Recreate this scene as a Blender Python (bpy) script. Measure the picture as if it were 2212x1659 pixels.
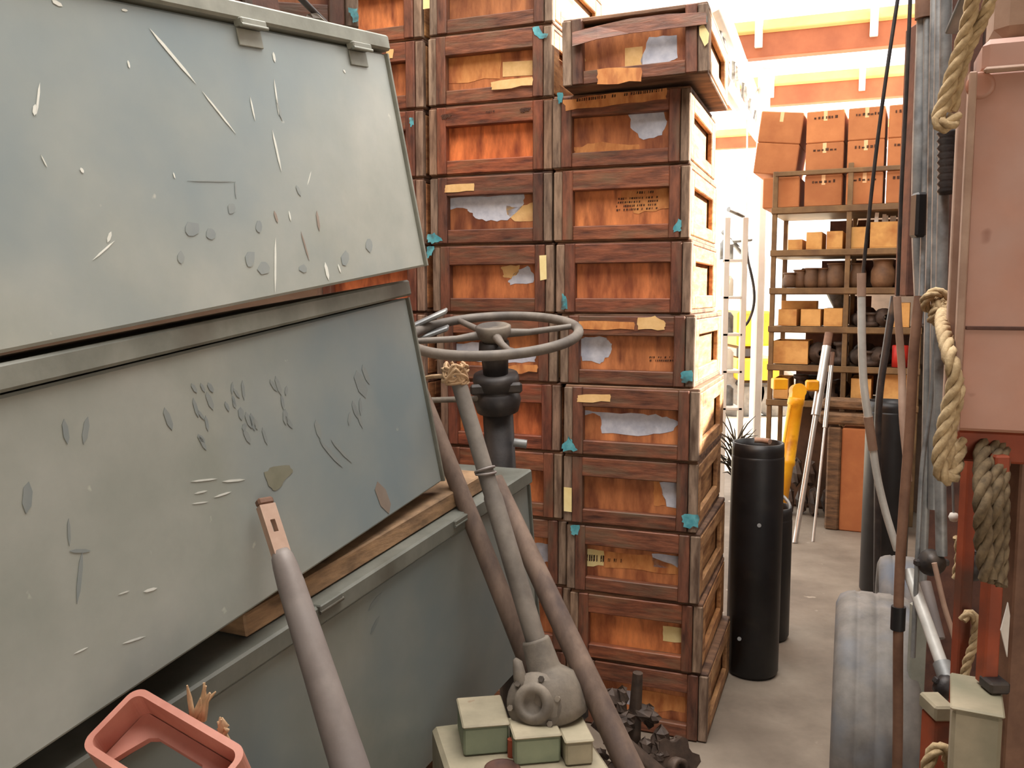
import bpy, math, random
from mathutils import Vector, Matrix

random.seed(7)
scene = bpy.context.scene
for o in list(bpy.data.objects):
    bpy.data.objects.remove(o, do_unlink=True)
C = scene.collection

# ------------------------------------------------------------------ camera
IW, IH, F = 2212.0, 1659.0, 1900.0
PITCH = math.radians(5.7)
CAM = Vector((0.0, 0.0, 1.52))
cd = bpy.data.cameras.new('camera')
cd.sensor_width = 36.0
cd.lens = F / IW * 36.0
cd.clip_start = 0.02
cam = bpy.data.objects.new('camera', cd)
C.objects.link(cam)
cam.location = CAM
cam.rotation_euler = (math.pi / 2 - PITCH, 0, 0)
scene.camera = cam

# ------------------------------------------------------------------ light
w = bpy.data.worlds.new('sky')
scene.world = w
w.use_nodes = True
bg = w.node_tree.nodes['Background']
bg.inputs[0].default_value = (1.0, 0.97, 0.92, 1)
bg.inputs[1].default_value = 2.6

sd = bpy.data.lights.new('sun', 'SUN')
sd.energy = 26.0
sd.angle = math.radians(1.0)
sd.color = (1.0, 0.9, 0.76)
sun = bpy.data.objects.new('sun', sd)
C.objects.link(sun)
SUN_TO = Vector((0.87, 0.16, 0.47)).normalized()      # direction towards the sun
sun.rotation_euler = SUN_TO.to_track_quat('Z', 'Y').to_euler()
sun.location = SUN_TO * 20

ad = bpy.data.lights.new('roof_skylight_daylight', 'AREA')
ad.shape = 'RECTANGLE'
ad.size, ad.size_y = 2.6, 3.2
ad.energy = 135
ad.color = (1.0, 0.965, 0.92)
al = bpy.data.objects.new('roof_skylight_daylight', ad)
C.objects.link(al)
al.location = (0.2, 1.9, 4.15)

scene.view_settings.view_transform = 'Standard'
scene.view_settings.look = 'None'
scene.view_settings.exposure = 0.3
scene.view_settings.gamma = 1.0
scene.view_settings.use_curve_mapping = False

# ------------------------------------------------------------------ pixel helpers
_up = Vector((0, math.sin(PITCH), math.cos(PITCH)))
_fw = Vector((0, math.cos(PITCH), -math.sin(PITCH)))


def ray(px, py):
    return Vector((1, 0, 0)) * ((px - IW / 2) / F) + _up * ((IH / 2 - py) / F) + _fw


def P(px, py, Y):
    r = ray(px, py)
    return CAM + r * (Y / r.y)


def hit(px, py, p0, n):
    r = ray(px, py)
    return CAM + r * ((p0 - CAM).dot(n) / r.dot(n))


def at_z(px, Y, z):
    """world X of pixel column px at depth Y and height z"""
    depth = (Vector((0, Y, z)) - CAM).dot(_fw)
    return (px - IW / 2) / F * depth


# ------------------------------------------------------------------ materials
def lin(c):
    return tuple(((v / 255.0) / 12.92 if v / 255.0 <= 0.04045 else ((v / 255.0 + 0.055) / 1.055) ** 2.4) for v in c) + (1.0,)


def mat(name, c1, c2, scale=6.0, rough=0.6, metal=0.0, bump=0.1, stretch=(1, 1, 1), c3=None, c3_scale=2.0,
        c3_amt=(0.5, 0.7), detail=6.0, lo=0.3, hi=0.7, tint=True, spec=0.5, world=False, speck=None):
    m = bpy.data.materials.new(name)
    m.use_nodes = True
    nt = m.node_tree
    N = nt.nodes
    L = nt.links
    b = N['Principled BSDF']
    tc = N.new('ShaderNodeTexCoord')
    oi = N.new('ShaderNodeObjectInfo')
    mp = N.new('ShaderNodeMapping')
    mp.inputs['Scale'].default_value = stretch
    L.new(tc.outputs['Object'], mp.inputs['Vector'])
    if not world:
        ml = N.new('ShaderNodeMath')
        ml.operation = 'MULTIPLY'
        ml.inputs[1].default_value = 37.0
        L.new(oi.outputs['Random'], ml.inputs[0])
        L.new(ml.outputs[0], mp.inputs['Location'])
    nz = N.new('ShaderNodeTexNoise')
    nz.inputs['Scale'].default_value = scale
    nz.inputs['Detail'].default_value = detail
    nz.inputs['Roughness'].default_value = 0.62
    L.new(mp.outputs[0], nz.inputs['Vector'])
    cr = N.new('ShaderNodeValToRGB')
    cr.color_ramp.elements[0].position = lo
    cr.color_ramp.elements[1].position = hi
    cr.color_ramp.elements[0].color = lin(c1)
    cr.color_ramp.elements[1].color = lin(c2)
    L.new(nz.outputs['Fac'], cr.inputs[0])
    col = cr.outputs[0]
    if c3:
        n2 = N.new('ShaderNodeTexNoise')
        n2.inputs['Scale'].default_value = c3_scale
        n2.inputs['Detail'].default_value = 5.0
        L.new(mp.outputs[0], n2.inputs['Vector'])
        r2 = N.new('ShaderNodeValToRGB')
        r2.color_ramp.elements[0].position = c3_amt[0]
        r2.color_ramp.elements[1].position = c3_amt[1]
        L.new(n2.outputs['Fac'], r2.inputs[0])
        mx = N.new('ShaderNodeMix')
        mx.data_type = 'RGBA'
        L.new(r2.outputs[0], mx.inputs[0])
        L.new(col, mx.inputs[6])
        mx.inputs[7].default_value = lin(c3)
        col = mx.outputs[2]
    if speck:
        n3 = N.new('ShaderNodeTexNoise')
        n3.inputs['Scale'].default_value = speck[1]
        n3.inputs['Detail'].default_value = 3.0
        L.new(mp.outputs[0], n3.inputs['Vector'])
        r3 = N.new('ShaderNodeValToRGB')
        r3.color_ramp.elements[0].position = speck[2]
        r3.color_ramp.elements[1].position = speck[2] + 0.05
        L.new(n3.outputs['Fac'], r3.inputs[0])
        mx = N.new('ShaderNodeMix')
        mx.data_type = 'RGBA'
        L.new(r3.outputs[0], mx.inputs[0])
        L.new(col, mx.inputs[6])
        mx.inputs[7].default_value = lin(speck[0])
        col = mx.outputs[2]
    if tint:
        mt = N.new('ShaderNodeMix')
        mt.data_type = 'RGBA'
        mt.blend_type = 'MULTIPLY'
        mt.inputs[0].default_value = 1.0
        L.new(col, mt.inputs[6])
        L.new(oi.outputs['Color'], mt.inputs[7])
        col = mt.outputs[2]
    L.new(col, b.inputs['Base Color'])
    b.inputs['Roughness'].default_value = rough
    b.inputs['Metallic'].default_value = metal
    b.inputs['Specular IOR Level'].default_value = spec
    if bump:
        bp = N.new('ShaderNodeBump')
        bp.inputs['Strength'].default_value = bump
        bp.inputs['Distance'].default_value = 0.01
        L.new(nz.outputs['Fac'], bp.inputs['Height'])
        L.new(bp.outputs[0], b.inputs['Normal'])
    return m


M = {}
M['wood_frame'] = mat('crate_frame_wood', (66, 36, 26), (146, 90, 64), 5, 0.58, bump=0.3, stretch=(2, 8, 11), c3=(104, 84, 66), c3_scale=3, c3_amt=(0.5, 0.75))
M['wood_stile'] = mat('crate_stile_wood', (62, 36, 28), (130, 82, 62), 5, 0.6, bump=0.3, stretch=(9, 8, 2), c3=(104, 84, 68), c3_scale=3, c3_amt=(0.5, 0.75))
M['wood_panel'] = mat('crate_panel_wood', (124, 66, 42), (218, 142, 90), 3.0, 0.5, bump=0.25, stretch=(6, 6, 1.6), c3=(112, 58, 38), c3_scale=4, c3_amt=(0.5, 0.72), lo=0.28, hi=0.68)
M['wood_grey'] = mat('weathered_batten_wood', (88, 70, 58), (160, 136, 116), 6, 0.8, bump=0.3, stretch=(9, 9, 1.5), c3=(84, 62, 48), c3_scale=4)
M['wood_side'] = mat('crate_side_wood', (120, 78, 48), (200, 156, 108), 5, 0.7, bump=0.3, stretch=(6, 1.5, 8), c3=(96, 62, 40), c3_scale=4, c3_amt=(0.55, 0.75))
M['wood_top'] = mat('crate_lid_wood', (76, 54, 42), (142, 106, 80), 4, 0.75, bump=0.3, stretch=(2, 6, 8), c3=(64, 42, 32), c3_scale=3)
M['wood_pole'] = mat('weathered_pole_wood', (80, 64, 55), (130, 108, 94), 7, 0.75, bump=0.2, stretch=(3, 3, 1), c3=(78, 64, 60), c3_scale=5)
M['plank'] = mat('grey_brown_plank', (88, 68, 50), (176, 140, 104), 5, 0.75, bump=0.3, stretch=(2, 2, 8))
M['paper'] = mat('old_label_paper', (178, 182, 198), (214, 216, 226), 30, 0.85, bump=0.05, c3=(150, 150, 160), c3_scale=12, c3_amt=(0.58, 0.8))
M['paper_tan'] = mat('tan_label_paper', (214, 170, 108), (236, 196, 138), 22, 0.85, bump=0.03, c3=(190, 130, 80), c3_scale=10, c3_amt=(0.6, 0.8))
M['paper_yellow'] = mat('pale_yellow_tag', (230, 206, 140), (244, 226, 168), 20, 0.8, bump=0.03)
M['bare_wood'] = mat('bare_wood_patch', (190, 116, 62), (222, 156, 92), 9, 0.7, bump=0.1, stretch=(4, 4, 1.5), c3=(160, 88, 48), c3_scale=6)
M['teal'] = mat('teal_paint_patch', (48, 128, 142), (108, 180, 188), 26, 0.7, bump=0.2, c3=(70, 84, 82), c3_scale=22, c3_amt=(0.52, 0.66))
M['ink'] = mat('stencil_ink', (58, 34, 24), (92, 58, 40), 30, 0.8, bump=0)
M['green_box'] = mat('grey_green_box_paint', (158, 162, 153), (184, 185, 176), 5, 0.36, bump=0.05, c3=(140, 153, 157), c3_scale=1.7, c3_amt=(0.44, 0.66), spec=0.5, speck=((208, 208, 196), 26, 0.74), detail=10)
M['green_lid'] = mat('grey_green_lid_paint', (118, 120, 110), (158, 158, 147), 9, 0.5, bump=0.1, c3=(108, 100, 86), c3_scale=5, c3_amt=(0.55, 0.72))
M['scratch'] = mat('white_scratch', (218, 219, 210), (238, 238, 230), 40, 0.7, bump=0)
M['smudge'] = mat('dark_blue_smudge', (140, 148, 149), (156, 161, 157), 20, 0.36, bump=0)
M['rust_mark'] = mat('rust_mark', (146, 130, 118), (160, 146, 134), 30, 0.5, bump=0)
M['stain'] = mat('olive_stain', (134, 133, 114), (148, 146, 128), 30, 0.45, bump=0)
M['dark_steel'] = mat('dark_greasy_steel', (34, 32, 34), (66, 60, 58), 14, 0.5, metal=0.3, bump=0.2, c3=(98, 84, 70), c3_scale=9, c3_amt=(0.56, 0.75))
M['dusty_iron'] = mat('dusty_cast_iron', (86, 78, 70), (136, 124, 110), 12, 0.75, bump=0.3, c3=(72, 64, 58), c3_scale=8, c3_amt=(0.52, 0.7))
M['wheel_rim'] = mat('dusty_bakelite', (92, 84, 77), (134, 124, 114), 12, 0.62, bump=0.1, c3=(84, 78, 74), c3_scale=7)
M['pipe_grey'] = mat('dull_grey_pipe', (116, 106, 102), (146, 136, 130), 12, 0.55, metal=0.15, bump=0.08, c3=(120, 112, 110), c3_scale=6)
M['conduit'] = mat('grey_conduit', (108, 110, 112), (160, 160, 158), 14, 0.5, metal=0.4, bump=0.1, c3=(88, 80, 74), c3_scale=10, c3_amt=(0.55, 0.7))
M['conduit_white'] = mat('pale_grey_hose', (198, 196, 190), (226, 224, 218), 20, 0.4, metal=0.2, bump=0.05)
M['chrome'] = mat('worn_chrome', (190, 188, 184), (214, 212, 208), 10, 0.35, metal=0.8, bump=0.03)
M['yellow'] = mat('yellow_machine_paint', (226, 152, 14), (248, 186, 34), 8, 0.42, bump=0.05, c3=(190, 116, 12), c3_scale=9, c3_amt=(0.6, 0.75))
M['black'] = mat('black_cylinder_paint', (15, 15, 17), (30, 29, 31), 12, 0.45, bump=0.06, c3=(44, 40, 36), c3_scale=8, c3_amt=(0.6, 0.78))
M['rubber'] = mat('worn_grey_rubber', (96, 92, 88), (136, 130, 124), 12, 0.75, bump=0.15, c3=(104, 112, 124), c3_scale=4)
M['rust_panel'] = mat('rust_brown_panel', (150, 98, 76), (192, 136, 112), 3, 0.5, bump=0.25, c3=(178, 146, 134), c3_scale=2.2, c3_amt=(0.46, 0.66), speck=((120, 68, 50), 8, 0.69))
M['rust_edge'] = mat('scuffed_rust_edge', (150, 118, 100), (182, 152, 132), 12, 0.65, bump=0.1)
M['rust_red'] = mat('red_oxide_paint', (124, 52, 28), (164, 76, 44), 8, 0.65, bump=0.15, c3=(96, 58, 42), c3_scale=6)
M['rust_dark'] = mat('dark_rust', (58, 34, 28), (104, 66, 50), 12, 0.75, bump=0.3)
M['rust_rod'] = mat('brown_rusty_rod', (96, 66, 50), (134, 98, 76), 14, 0.65, bump=0.15)
M['rope'] = mat('hemp_rope', (150, 126, 92), (204, 178, 138), 60, 0.9, bump=0.3, stretch=(1, 1, 1))
M['rope_dark'] = mat('dirty_rope', (84, 70, 52), (130, 110, 82), 60, 0.9, bump=0.3)
M['cream'] = mat('cream_green_paint', (138, 129, 108), (172, 159, 134), 9, 0.6, bump=0.1, c3=(124, 120, 98), c3_scale=5, speck=((128, 86, 60), 12, 0.7))
M['pale_green'] = mat('pale_green_paint', (112, 120, 98), (134, 140, 114), 9, 0.6, bump=0.1)
M['pink'] = mat('pink_primer_casting', (170, 106, 90), (200, 138, 120), 9, 0.5, bump=0.12, c3=(158, 98, 86), c3_scale=6)
M['raffia'] = mat('dry_raffia', (160, 126, 92), (200, 168, 132), 40, 0.9, bump=0.1)
M['card'] = mat('brown_cardboard', (172, 108, 66), (196, 130, 82), 6, 0.85, bump=0.04, c3=(176, 110, 68), c3_scale=4)
M['tan_bin'] = mat('tan_fibre_bin', (206, 150, 84), (230, 178, 108), 9, 0.85, bump=0.05, c3=(180, 120, 66), c3_scale=6)
M['tape'] = mat('pale_tape', (232, 184, 132), (242, 200, 150), 20, 0.5, bump=0)
M['shelf_metal'] = mat('olive_shelf_metal', (100, 76, 48), (136, 106, 70), 9, 0.55, metal=0.2, bump=0.06, c3=(96, 70, 48), c3_scale=6)
M['pot'] = mat('brown_stoneware', (92, 66, 46), (140, 104, 74), 9, 0.6, bump=0.1)
M['junk'] = mat('oily_scrap', (44, 36, 32), (92, 74, 62), 16, 0.6, metal=0.3, bump=0.4)
M['concrete'] = mat('worn_concrete_floor', (112, 99, 86), (150, 137, 122), 3.2, 0.7, bump=0.12, c3=(96, 84, 72), c3_scale=1.3, c3_amt=(0.5, 0.75), world=True, speck=((172, 160, 144), 9, 0.68), detail=10)
M['ground'] = mat('pale_yard_ground', (190, 178, 158), (216, 206, 188), 2, 0.9, bump=0.2, world=True)
M['wall'] = mat('dark_shed_wall', (92, 74, 60), (122, 100, 82), 2.5, 0.8, bump=0.2, stretch=(1, 1, 4), world=True)
M['beam'] = mat('brown_roof_beam', (150, 84, 54), (184, 110, 72), 3, 0.7, bump=0.1)
M['ochre'] = mat('ochre_glare_paint', (232, 178, 104), (240, 196, 128), 3, 0.7, bump=0.05)  # ochre stands in for sunlight and glare on the beam tops
M['white_paint'] = mat('white_painted_steel', (226, 220, 208), (240, 236, 228), 5, 0.5, bump=0.05)
M['red'] = mat('red_paint', (176, 34, 28), (206, 52, 40), 8, 0.5, bump=0.05)
M['frond'] = mat('dark_dry_fronds', (40, 40, 34), (86, 80, 66), 10, 0.8, bump=0)
M['white_paper'] = mat('white_paper', (206, 196, 186), (226, 218, 208), 10, 0.9, bump=0)
M['glass'] = mat('dark_window_glass', (40, 34, 36), (60, 50, 50), 4, 0.1, bump=0)


def feather(m, scale, lo, hi):
    nt = m.node_tree
    N, L = nt.nodes, nt.links
    out = [n for n in N if n.type == 'OUTPUT_MATERIAL'][0]
    b = N['Principled BSDF']
    tc = N.new('ShaderNodeTexCoord')
    nz = N.new('ShaderNodeTexNoise')
    nz.inputs['Scale'].default_value = scale
    nz.inputs['Detail'].default_value = 6
    L.new(tc.outputs['Object'], nz.inputs['Vector'])
    mr = N.new('ShaderNodeMapRange')
    mr.inputs['From Min'].default_value = lo
    mr.inputs['From Max'].default_value = hi
    L.new(nz.outputs['Fac'], mr.inputs['Value'])
    tr = N.new('ShaderNodeBsdfTransparent')
    mx = N.new('ShaderNodeMixShader')
    L.new(mr.outputs[0], mx.inputs[0])
    L.new(tr.outputs[0], mx.inputs[1])
    L.new(b.outputs[0], mx.inputs[2])
    L.new(mx.outputs[0], out.inputs[0])


for k_, a_ in {'ink': (260, 0.3, 0.6)}.items():
    feather(M[k_], *a_)


# ------------------------------------------------------------------ mesh builder
class MB:
    def __init__(s):
        s.v, s.f, s.sm = [], [], []

    def add(s, verts, faces, smooth=False, m=None):
        b = len(s.v)
        for q in verts:
            q = Vector(q)
            s.v.append(m @ q if m else q)
        for f in faces:
            s.f.append([i + b for i in f])
            s.sm.append(smooth)
        return s

    def box(s, lo, hi, ch=0.0, m=None):
        """chamfered box between two corners"""
        (x0, y0, z0), (x1, y1, z1) = lo, hi
        if ch <= 0:
            v = [(x, y, z) for x in (x0, x1) for y in (y0, y1) for z in (z0, z1)]
            f = [(0, 1, 3, 2), (4, 6, 7, 5), (0, 4, 5, 1), (2, 3, 7, 6), (0, 2, 6, 4), (1, 5, 7, 3)]
            return s.add(v, f, False, m)
        c = min(ch, (x1 - x0) * 0.45, (y1 - y0) * 0.45, (z1 - z0) * 0.45)
        v, idx = [], {}
        X, Y, Z = (x0, x1), (y0, y1), (z0, z1)
        for i in (0, 1):
            for j in (0, 1):
                for k in (0, 1):
                    sx, sy, sz = (1 - 2 * i) * c, (1 - 2 * j) * c, (1 - 2 * k) * c
                    for a in range(3):
                        p = [X[i] + sx, Y[j] + sy, Z[k] + sz]
                        p[a] = (X[i], Y[j], Z[k])[a]
                        idx[(i, j, k, a)] = len(v)
                        v.append(p)
        f = []
        for a in range(3):
            b_, c_ = (a + 1) % 3, (a + 2) % 3
            for e in (0, 1):
                q = []
                for (u, w_) in ((0, 0), (1, 0), (1, 1), (0, 1)):
                    k = [0, 0, 0]
                    k[a], k[b_], k[c_] = e, u, w_
                    q.append(idx[(k[0], k[1], k[2], a)])
                f.append(q if e else q[::-1])
        for a in range(3):
            b_, c_ = (a + 1) % 3, (a + 2) % 3
            for u in (0, 1):
                for w_ in (0, 1):
                    k0, k1 = [0, 0, 0], [0, 0, 0]
                    k0[a], k0[b_], k0[c_] = 0, u, w_
                    k1[a], k1[b_], k1[c_] = 1, u, w_
                    q = [idx[(*k0, b_)], idx[(*k1, b_)], idx[(*k1, c_)], idx[(*k0, c_)]]
                    f.append(q if (u != w_) else q[::-1])
        for i in (0, 1):
            for j in (0, 1):
                for k in (0, 1):
                    q = [idx[(i, j, k, 0)], idx[(i, j, k, 1)], idx[(i, j, k, 2)]]
                    f.append(q if (i + j + k) % 2 else q[::-1])
        return s.add(v, f, False, m)

    def tube(s, pts, r, n=12, caps=True, m=None, twist=0.0):
        pts = [Vector(p) for p in pts]
        if not isinstance(r, (list, tuple)):
            r = [r] * len(pts)
        t0 = (pts[1] - pts[0]).normalized()
        ref = Vector((0, 0, 1)) if abs(t0.z) < 0.9 else Vector((1, 0, 0))
        a = t0.cross(ref).normalized()
        v = []
        for i, p in enumerate(pts):
            if i == 0:
                t = pts[1] - pts[0]
            elif i == len(pts) - 1:
                t = pts[-1] - pts[-2]
            else:
                t = (pts[i + 1] - pts[i]).normalized() + (pts[i] - pts[i - 1]).normalized()
            t.normalize()
            a = (a - t * a.dot(t)).normalized()
            b = t.cross(a)
            for k in range(n):
                g = 2 * math.pi * k / n + twist
                v.append(p + (a * math.cos(g) + b * math.sin(g)) * r[i])
        f = []
        for i in range(len(pts) - 1):
            for k in range(n):
                k2 = (k + 1) % n
                f.append((i * n + k, i * n + k2, (i + 1) * n + k2, (i + 1) * n + k))
        s.add(v, f, True, m)
        if caps:
            e = (len(pts) - 1) * n
            s.add([v[k] for k in range(n)], [tuple(range(n))[::-1]], False, m)
            s.add([v[e + k] for k in range(n)], [tuple(range(n))], False, m)
        return s

    def lathe(s, prof, n=24, m=None, smooth=True):
        """profile of (radius, z) turned about local z"""
        v, f = [], []
        for (r, z) in prof:
            for k in range(n):
                g = 2 * math.pi * k / n
                v.append((r * math.cos(g), r * math.sin(g), z))
        for i in range(len(prof) - 1):
            for k in range(n):
                k2 = (k + 1) % n
                f.append((i * n + k, i * n + k2, (i + 1) * n + k2, (i + 1) * n + k))
        return s.add(v, f, smooth, m)

    def torus(s, R, r, n=48, k=12, m=None):
        v, f = [], []
        for i in range(n):
            a = 2 * math.pi * i / n
            for j in range(k):
                b = 2 * math.pi * j / k
                v.append(((R + r * math.cos(b)) * math.cos(a), (R + r * math.cos(b)) * math.sin(a), r * math.sin(b)))
        for i in range(n):
            for j in range(k):
                f.append((i * k + j, ((i + 1) % n) * k + j, ((i + 1) % n) * k + (j + 1) % k, i * k + (j + 1) % k))
        return s.add(v, f, True, m)

    def prism(s, poly, nrm, t, m=None):
        """3-D polygon extruded by t along nrm"""
        poly = [Vector(p) for p in poly]
        n = len(poly)
        top = [p + nrm * t for p in poly]
        f = [tuple(range(n, 2 * n)), tuple(range(n))[::-1]]
        for i in range(n):
            j = (i + 1) % n
            f.append((i, j, n + j, n + i))
        return s.add(poly + top, f, False, m)

    def build(s, name, material, parent=None, local=False, color=None):
        vs = s.v
        loc = Vector((0, 0, 0))
        if not local:
            if parent is None:
                lo = [min(q[i] for q in vs) for i in range(3)]
                hi = [max(q[i] for q in vs) for i in range(3)]
                loc = Vector(((lo[0] + hi[0]) / 2, (lo[1] + hi[1]) / 2, lo[2]))
                vs = [q - loc for q in vs]
            else:
                r = parent
                off = Vector((0, 0, 0))
                while r:
                    off += r.location
                    r = r.parent
                vs = [q - off for q in vs]
        me = bpy.data.meshes.new(name)
        me.from_pydata([tuple(q) for q in vs], [], s.f)
        me.polygons.foreach_set('use_smooth', s.sm)
        import bmesh as _b
        bm = _b.new()
        bm.from_mesh(me)
        _b.ops.recalc_face_normals(bm, faces=bm.faces)
        bm.to_mesh(me)
        bm.free()
        me.materials.append(M[material])
        o = bpy.data.objects.new(name, me)
        C.objects.link(o)
        o.location = loc
        if parent:
            o.parent = parent
        if color:
            o.color = (*color, 1)
        return o


def tag(o, label, cat, group=None):
    o['label'] = label
    o['category'] = cat
    if group:
        o['group'] = group
    return o


def thing(name, label, cat, loc, rotz=0.0, group=None):
    o = bpy.data.objects.new(name, None)
    o.empty_display_size = 0.05
    C.objects.link(o)
    o.location = loc
    o.rotation_euler = (0, 0, rotz)
    return tag(o, label, cat, group)


def struct(o):
    o['kind'] = 'structure'
    return o


def frame(o, ex, ey, ez):
    return Matrix(((ex.x, ey.x, ez.x, o.x), (ex.y, ey.y, ez.y, o.y), (ex.z, ey.z, ez.z, o.z), (0, 0, 0, 1)))


def along(p0, p1, roll=0.0):
    """matrix whose local z runs from p0 to p1"""
    z = (Vector(p1) - Vector(p0)).normalized()
    ref = Vector((0, 0, 1)) if abs(z.z) < 0.95 else Vector((0, 1, 0))
    x = ref.cross(z).normalized()
    y = z.cross(x)
    return frame(Vector(p0), x, y, z) @ Matrix.Rotation(roll, 4, 'Z')


def spline(pts, n=8):
    pts = [Vector(p) for p in pts]
    out = []
    for i in range(len(pts) - 1):
        p0 = pts[max(i - 1, 0)]
        p1, p2 = pts[i], pts[i + 1]
        p3 = pts[min(i + 2, len(pts) - 1)]
        for k in range(n):
            t = k / n
            out.append(0.5 * ((2 * p1) + (p2 - p0) * t + (2 * p0 - 5 * p1 + 4 * p2 - p3) * t * t + (3 * p1 - p0 - 3 * p2 + p3) * t ** 3))
    out.append(pts[-1])
    return out


def jag(poly, amp, rnd, sub=4):
    out = []
    for i in range(len(poly)):
        a, b = poly[i], poly[(i + 1) % len(poly)]
        out.append(a)
        for k in range(1, sub):
            t = k / sub
            out.append((a[0] + (b[0] - a[0]) * t + rnd.uniform(-amp, amp), a[1] + (b[1] - a[1]) * t + rnd.uniform(-amp, amp)))
    return out


def decal(name, material, parent, px_poly, p0, nrm, lift=0.0006, t=0.0005):
    """thin flat piece lying on the plane (p0, nrm)"""
    pts = [hit(x, y, p0 + nrm * lift, nrm) for (x, y) in px_poly]
    mb = MB()
    mb.prism(pts, nrm, t)
    return mb.build(name, material, parent)


def rope_mesh(pts, R, strands=3, pitch=None, n=6):
    """laid rope: strands wound round each other along a smooth path"""
    mb = MB()
    pitch = pitch or R * 7
    pts = [Vector(p) for p in pts]
    # resample
    d = [0]
    for i in range(1, len(pts)):
        d.append(d[-1] + (pts[i] - pts[i - 1]).length)
    tot = d[-1]
    N_ = max(6, int(tot / (pitch / 8)))
    res, j = [], 0
    for k in range(N_ + 1):
        q = tot * k / N_
        while j < len(d) - 2 and d[j + 1] < q:
            j += 1
        t = (q - d[j]) / max(1e-9, d[j + 1] - d[j])
        res.append(pts[j].lerp(pts[j + 1], t))
    a = None
    fr = []
    for i in range(len(res)):
        t = (res[min(i + 1, len(res) - 1)] - res[max(i - 1, 0)]).normalized()
        if a is None:
            ref = Vector((0, 0, 1)) if abs(t.z) < 0.9 else Vector((1, 0, 0))
            a = t.cross(ref).normalized()
        a = (a - t * a.dot(t)).normalized()
        fr.append((a.copy(), t.cross(a)))
    for s_ in range(strands):
        path = []
        for i, p in enumerate(res):
            g = 2 * math.pi * (s_ / strands + (tot * i / N_) / pitch)
            path.append(p + (fr[i][0] * math.cos(g) + fr[i][1] * math.sin(g)) * R * 0.52)
        mb.tube(path, R * 0.56, n)
    return mb


def lump(mb, c, r, rnd, n=7):
    """irregular faceted lump"""
    v, f = [], []
    rings = 4
    for i in range(rings + 1):
        th = math.pi * i / rings
        for k in range(n):
            g = 2 * math.pi * k / n + i * 0.4
            q = rnd.uniform(0.75, 1.15)
            v.append((c[0] + r[0] * q * math.sin(th) * math.cos(g), c[1] + r[1] * q * math.sin(th) * math.sin(g), c[2] + r[2] * math.cos(th) * q))
    for i in range(rings):
        for k in range(n):
            k2 = (k + 1) % n
            f.append((i * n + k, i * n + k2, (i + 1) * n + k2, (i + 1) * n + k))
    mb.add(v, f, False)


# ------------------------------------------------------------------ setting
struct(MB().box((-3.0, -3.0, -0.12), (3.0, 7.6, 0.0)).build('floor', 'concrete'))
struct(MB().box((-30, -30, -0.14), (30, -3.0, -0.02)).build('yard_ground', 'ground'))
struct(MB().box((-30, 7.6, -0.14), (30, 60, -0.02)).build('yard_ground', 'ground'))
struct(MB().box((-3.0, -3.0, 0), (-2.85, 5.0, 4.2)).build('wall_left', 'wall'))
wf = MB()                                   # unseen wall added against flat light; its doorway is added for fill
wf.box((-2.85, -3.0, 0), (0.0, -2.85, 4.2))
wf.box((2.5, -3.0, 0), (2.85, -2.85, 4.2))
wf.box((0.0, -3.0, 2.6), (2.5, -2.85, 4.2))
struct(wf.build('wall_front_added', 'wall'))
wr = MB()  # wall stepped in height to shape where sun reaches the crates
wr.box((2.85, -3.0, 0), (3.0, 3.28, 4.2))
wr.box((2.85, 3.28, 0), (3.0, 7.6, 2.22))
struct(wr.build('wall_right', 'wall'))
struct(MB().box((-2.85, 4.85, 0), (0.4, 5.0, 4.2)).build('wall_back', 'wall'))
# unseen roof, added to darken the inside and shape light, with a skylight opening
rf = MB()
rf.box((-3, -3, 4.2), (-1.1, 5.0, 4.3))
rf.box((1.5, -3, 4.2), (3.0, 5.0, 4.3))
rf.box((-1.1, -3, 4.2), (1.5, 0.3, 4.3))
rf.box((-1.1, 3.5, 4.2), (1.5, 5.0, 4.3))
struct(rf.build('ceiling_added', 'wall'))

ROT = math.radians(-21)
EX = Vector((math.cos(ROT), math.sin(ROT), 0))        # along the crate fronts, to the right
EY = Vector((-math.sin(ROT), math.cos(ROT), 0))       # away from the viewer
EZ = Vector((0, 0, 1))

# far roof beams over the open end of the shed
for i, (Y, py0, th) in enumerate(((7.4, 128, 0.24), (9.3, 232, 0.24), (12.5, 318, 0.2))):
    c = P(1640, py0, Y)
    b = MB()
    b.box((-3.5, -0.06, 0), (4.5, 0.06, th), 0.008, frame(c, EX, EY, EZ))
    bo = b.build('trim_%d' % (i + 1), 'beam')
    struct(bo)
    fl = MB()  # strip added along each beam; its colour imitates a sunlit top
    fl.box((-3.5, -0.02, 0), (4.5, 0.02, 0.12), 0.006, frame(c + Vector((0, 0, th * 0.8)), EX, EY, EZ) @ Matrix.Translation((0, -0.08, 0)) @ Matrix.Rotation(-0.6, 4, 'X'))
    fl.build('sunlit_top_strip', 'ochre', bo)
    for s_ in range(-3, 5):
        k = MB()
        k.box((s_ * 0.86 - 0.03 + 0.12 * i, -0.10, th * 0.30), (s_ * 0.86 + 0.03 + 0.12 * i, -0.06, th + 0.14), 0.004, frame(c, EX, EY, EZ))
        k.build('beam_cleat', 'white_paint', bo)
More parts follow.
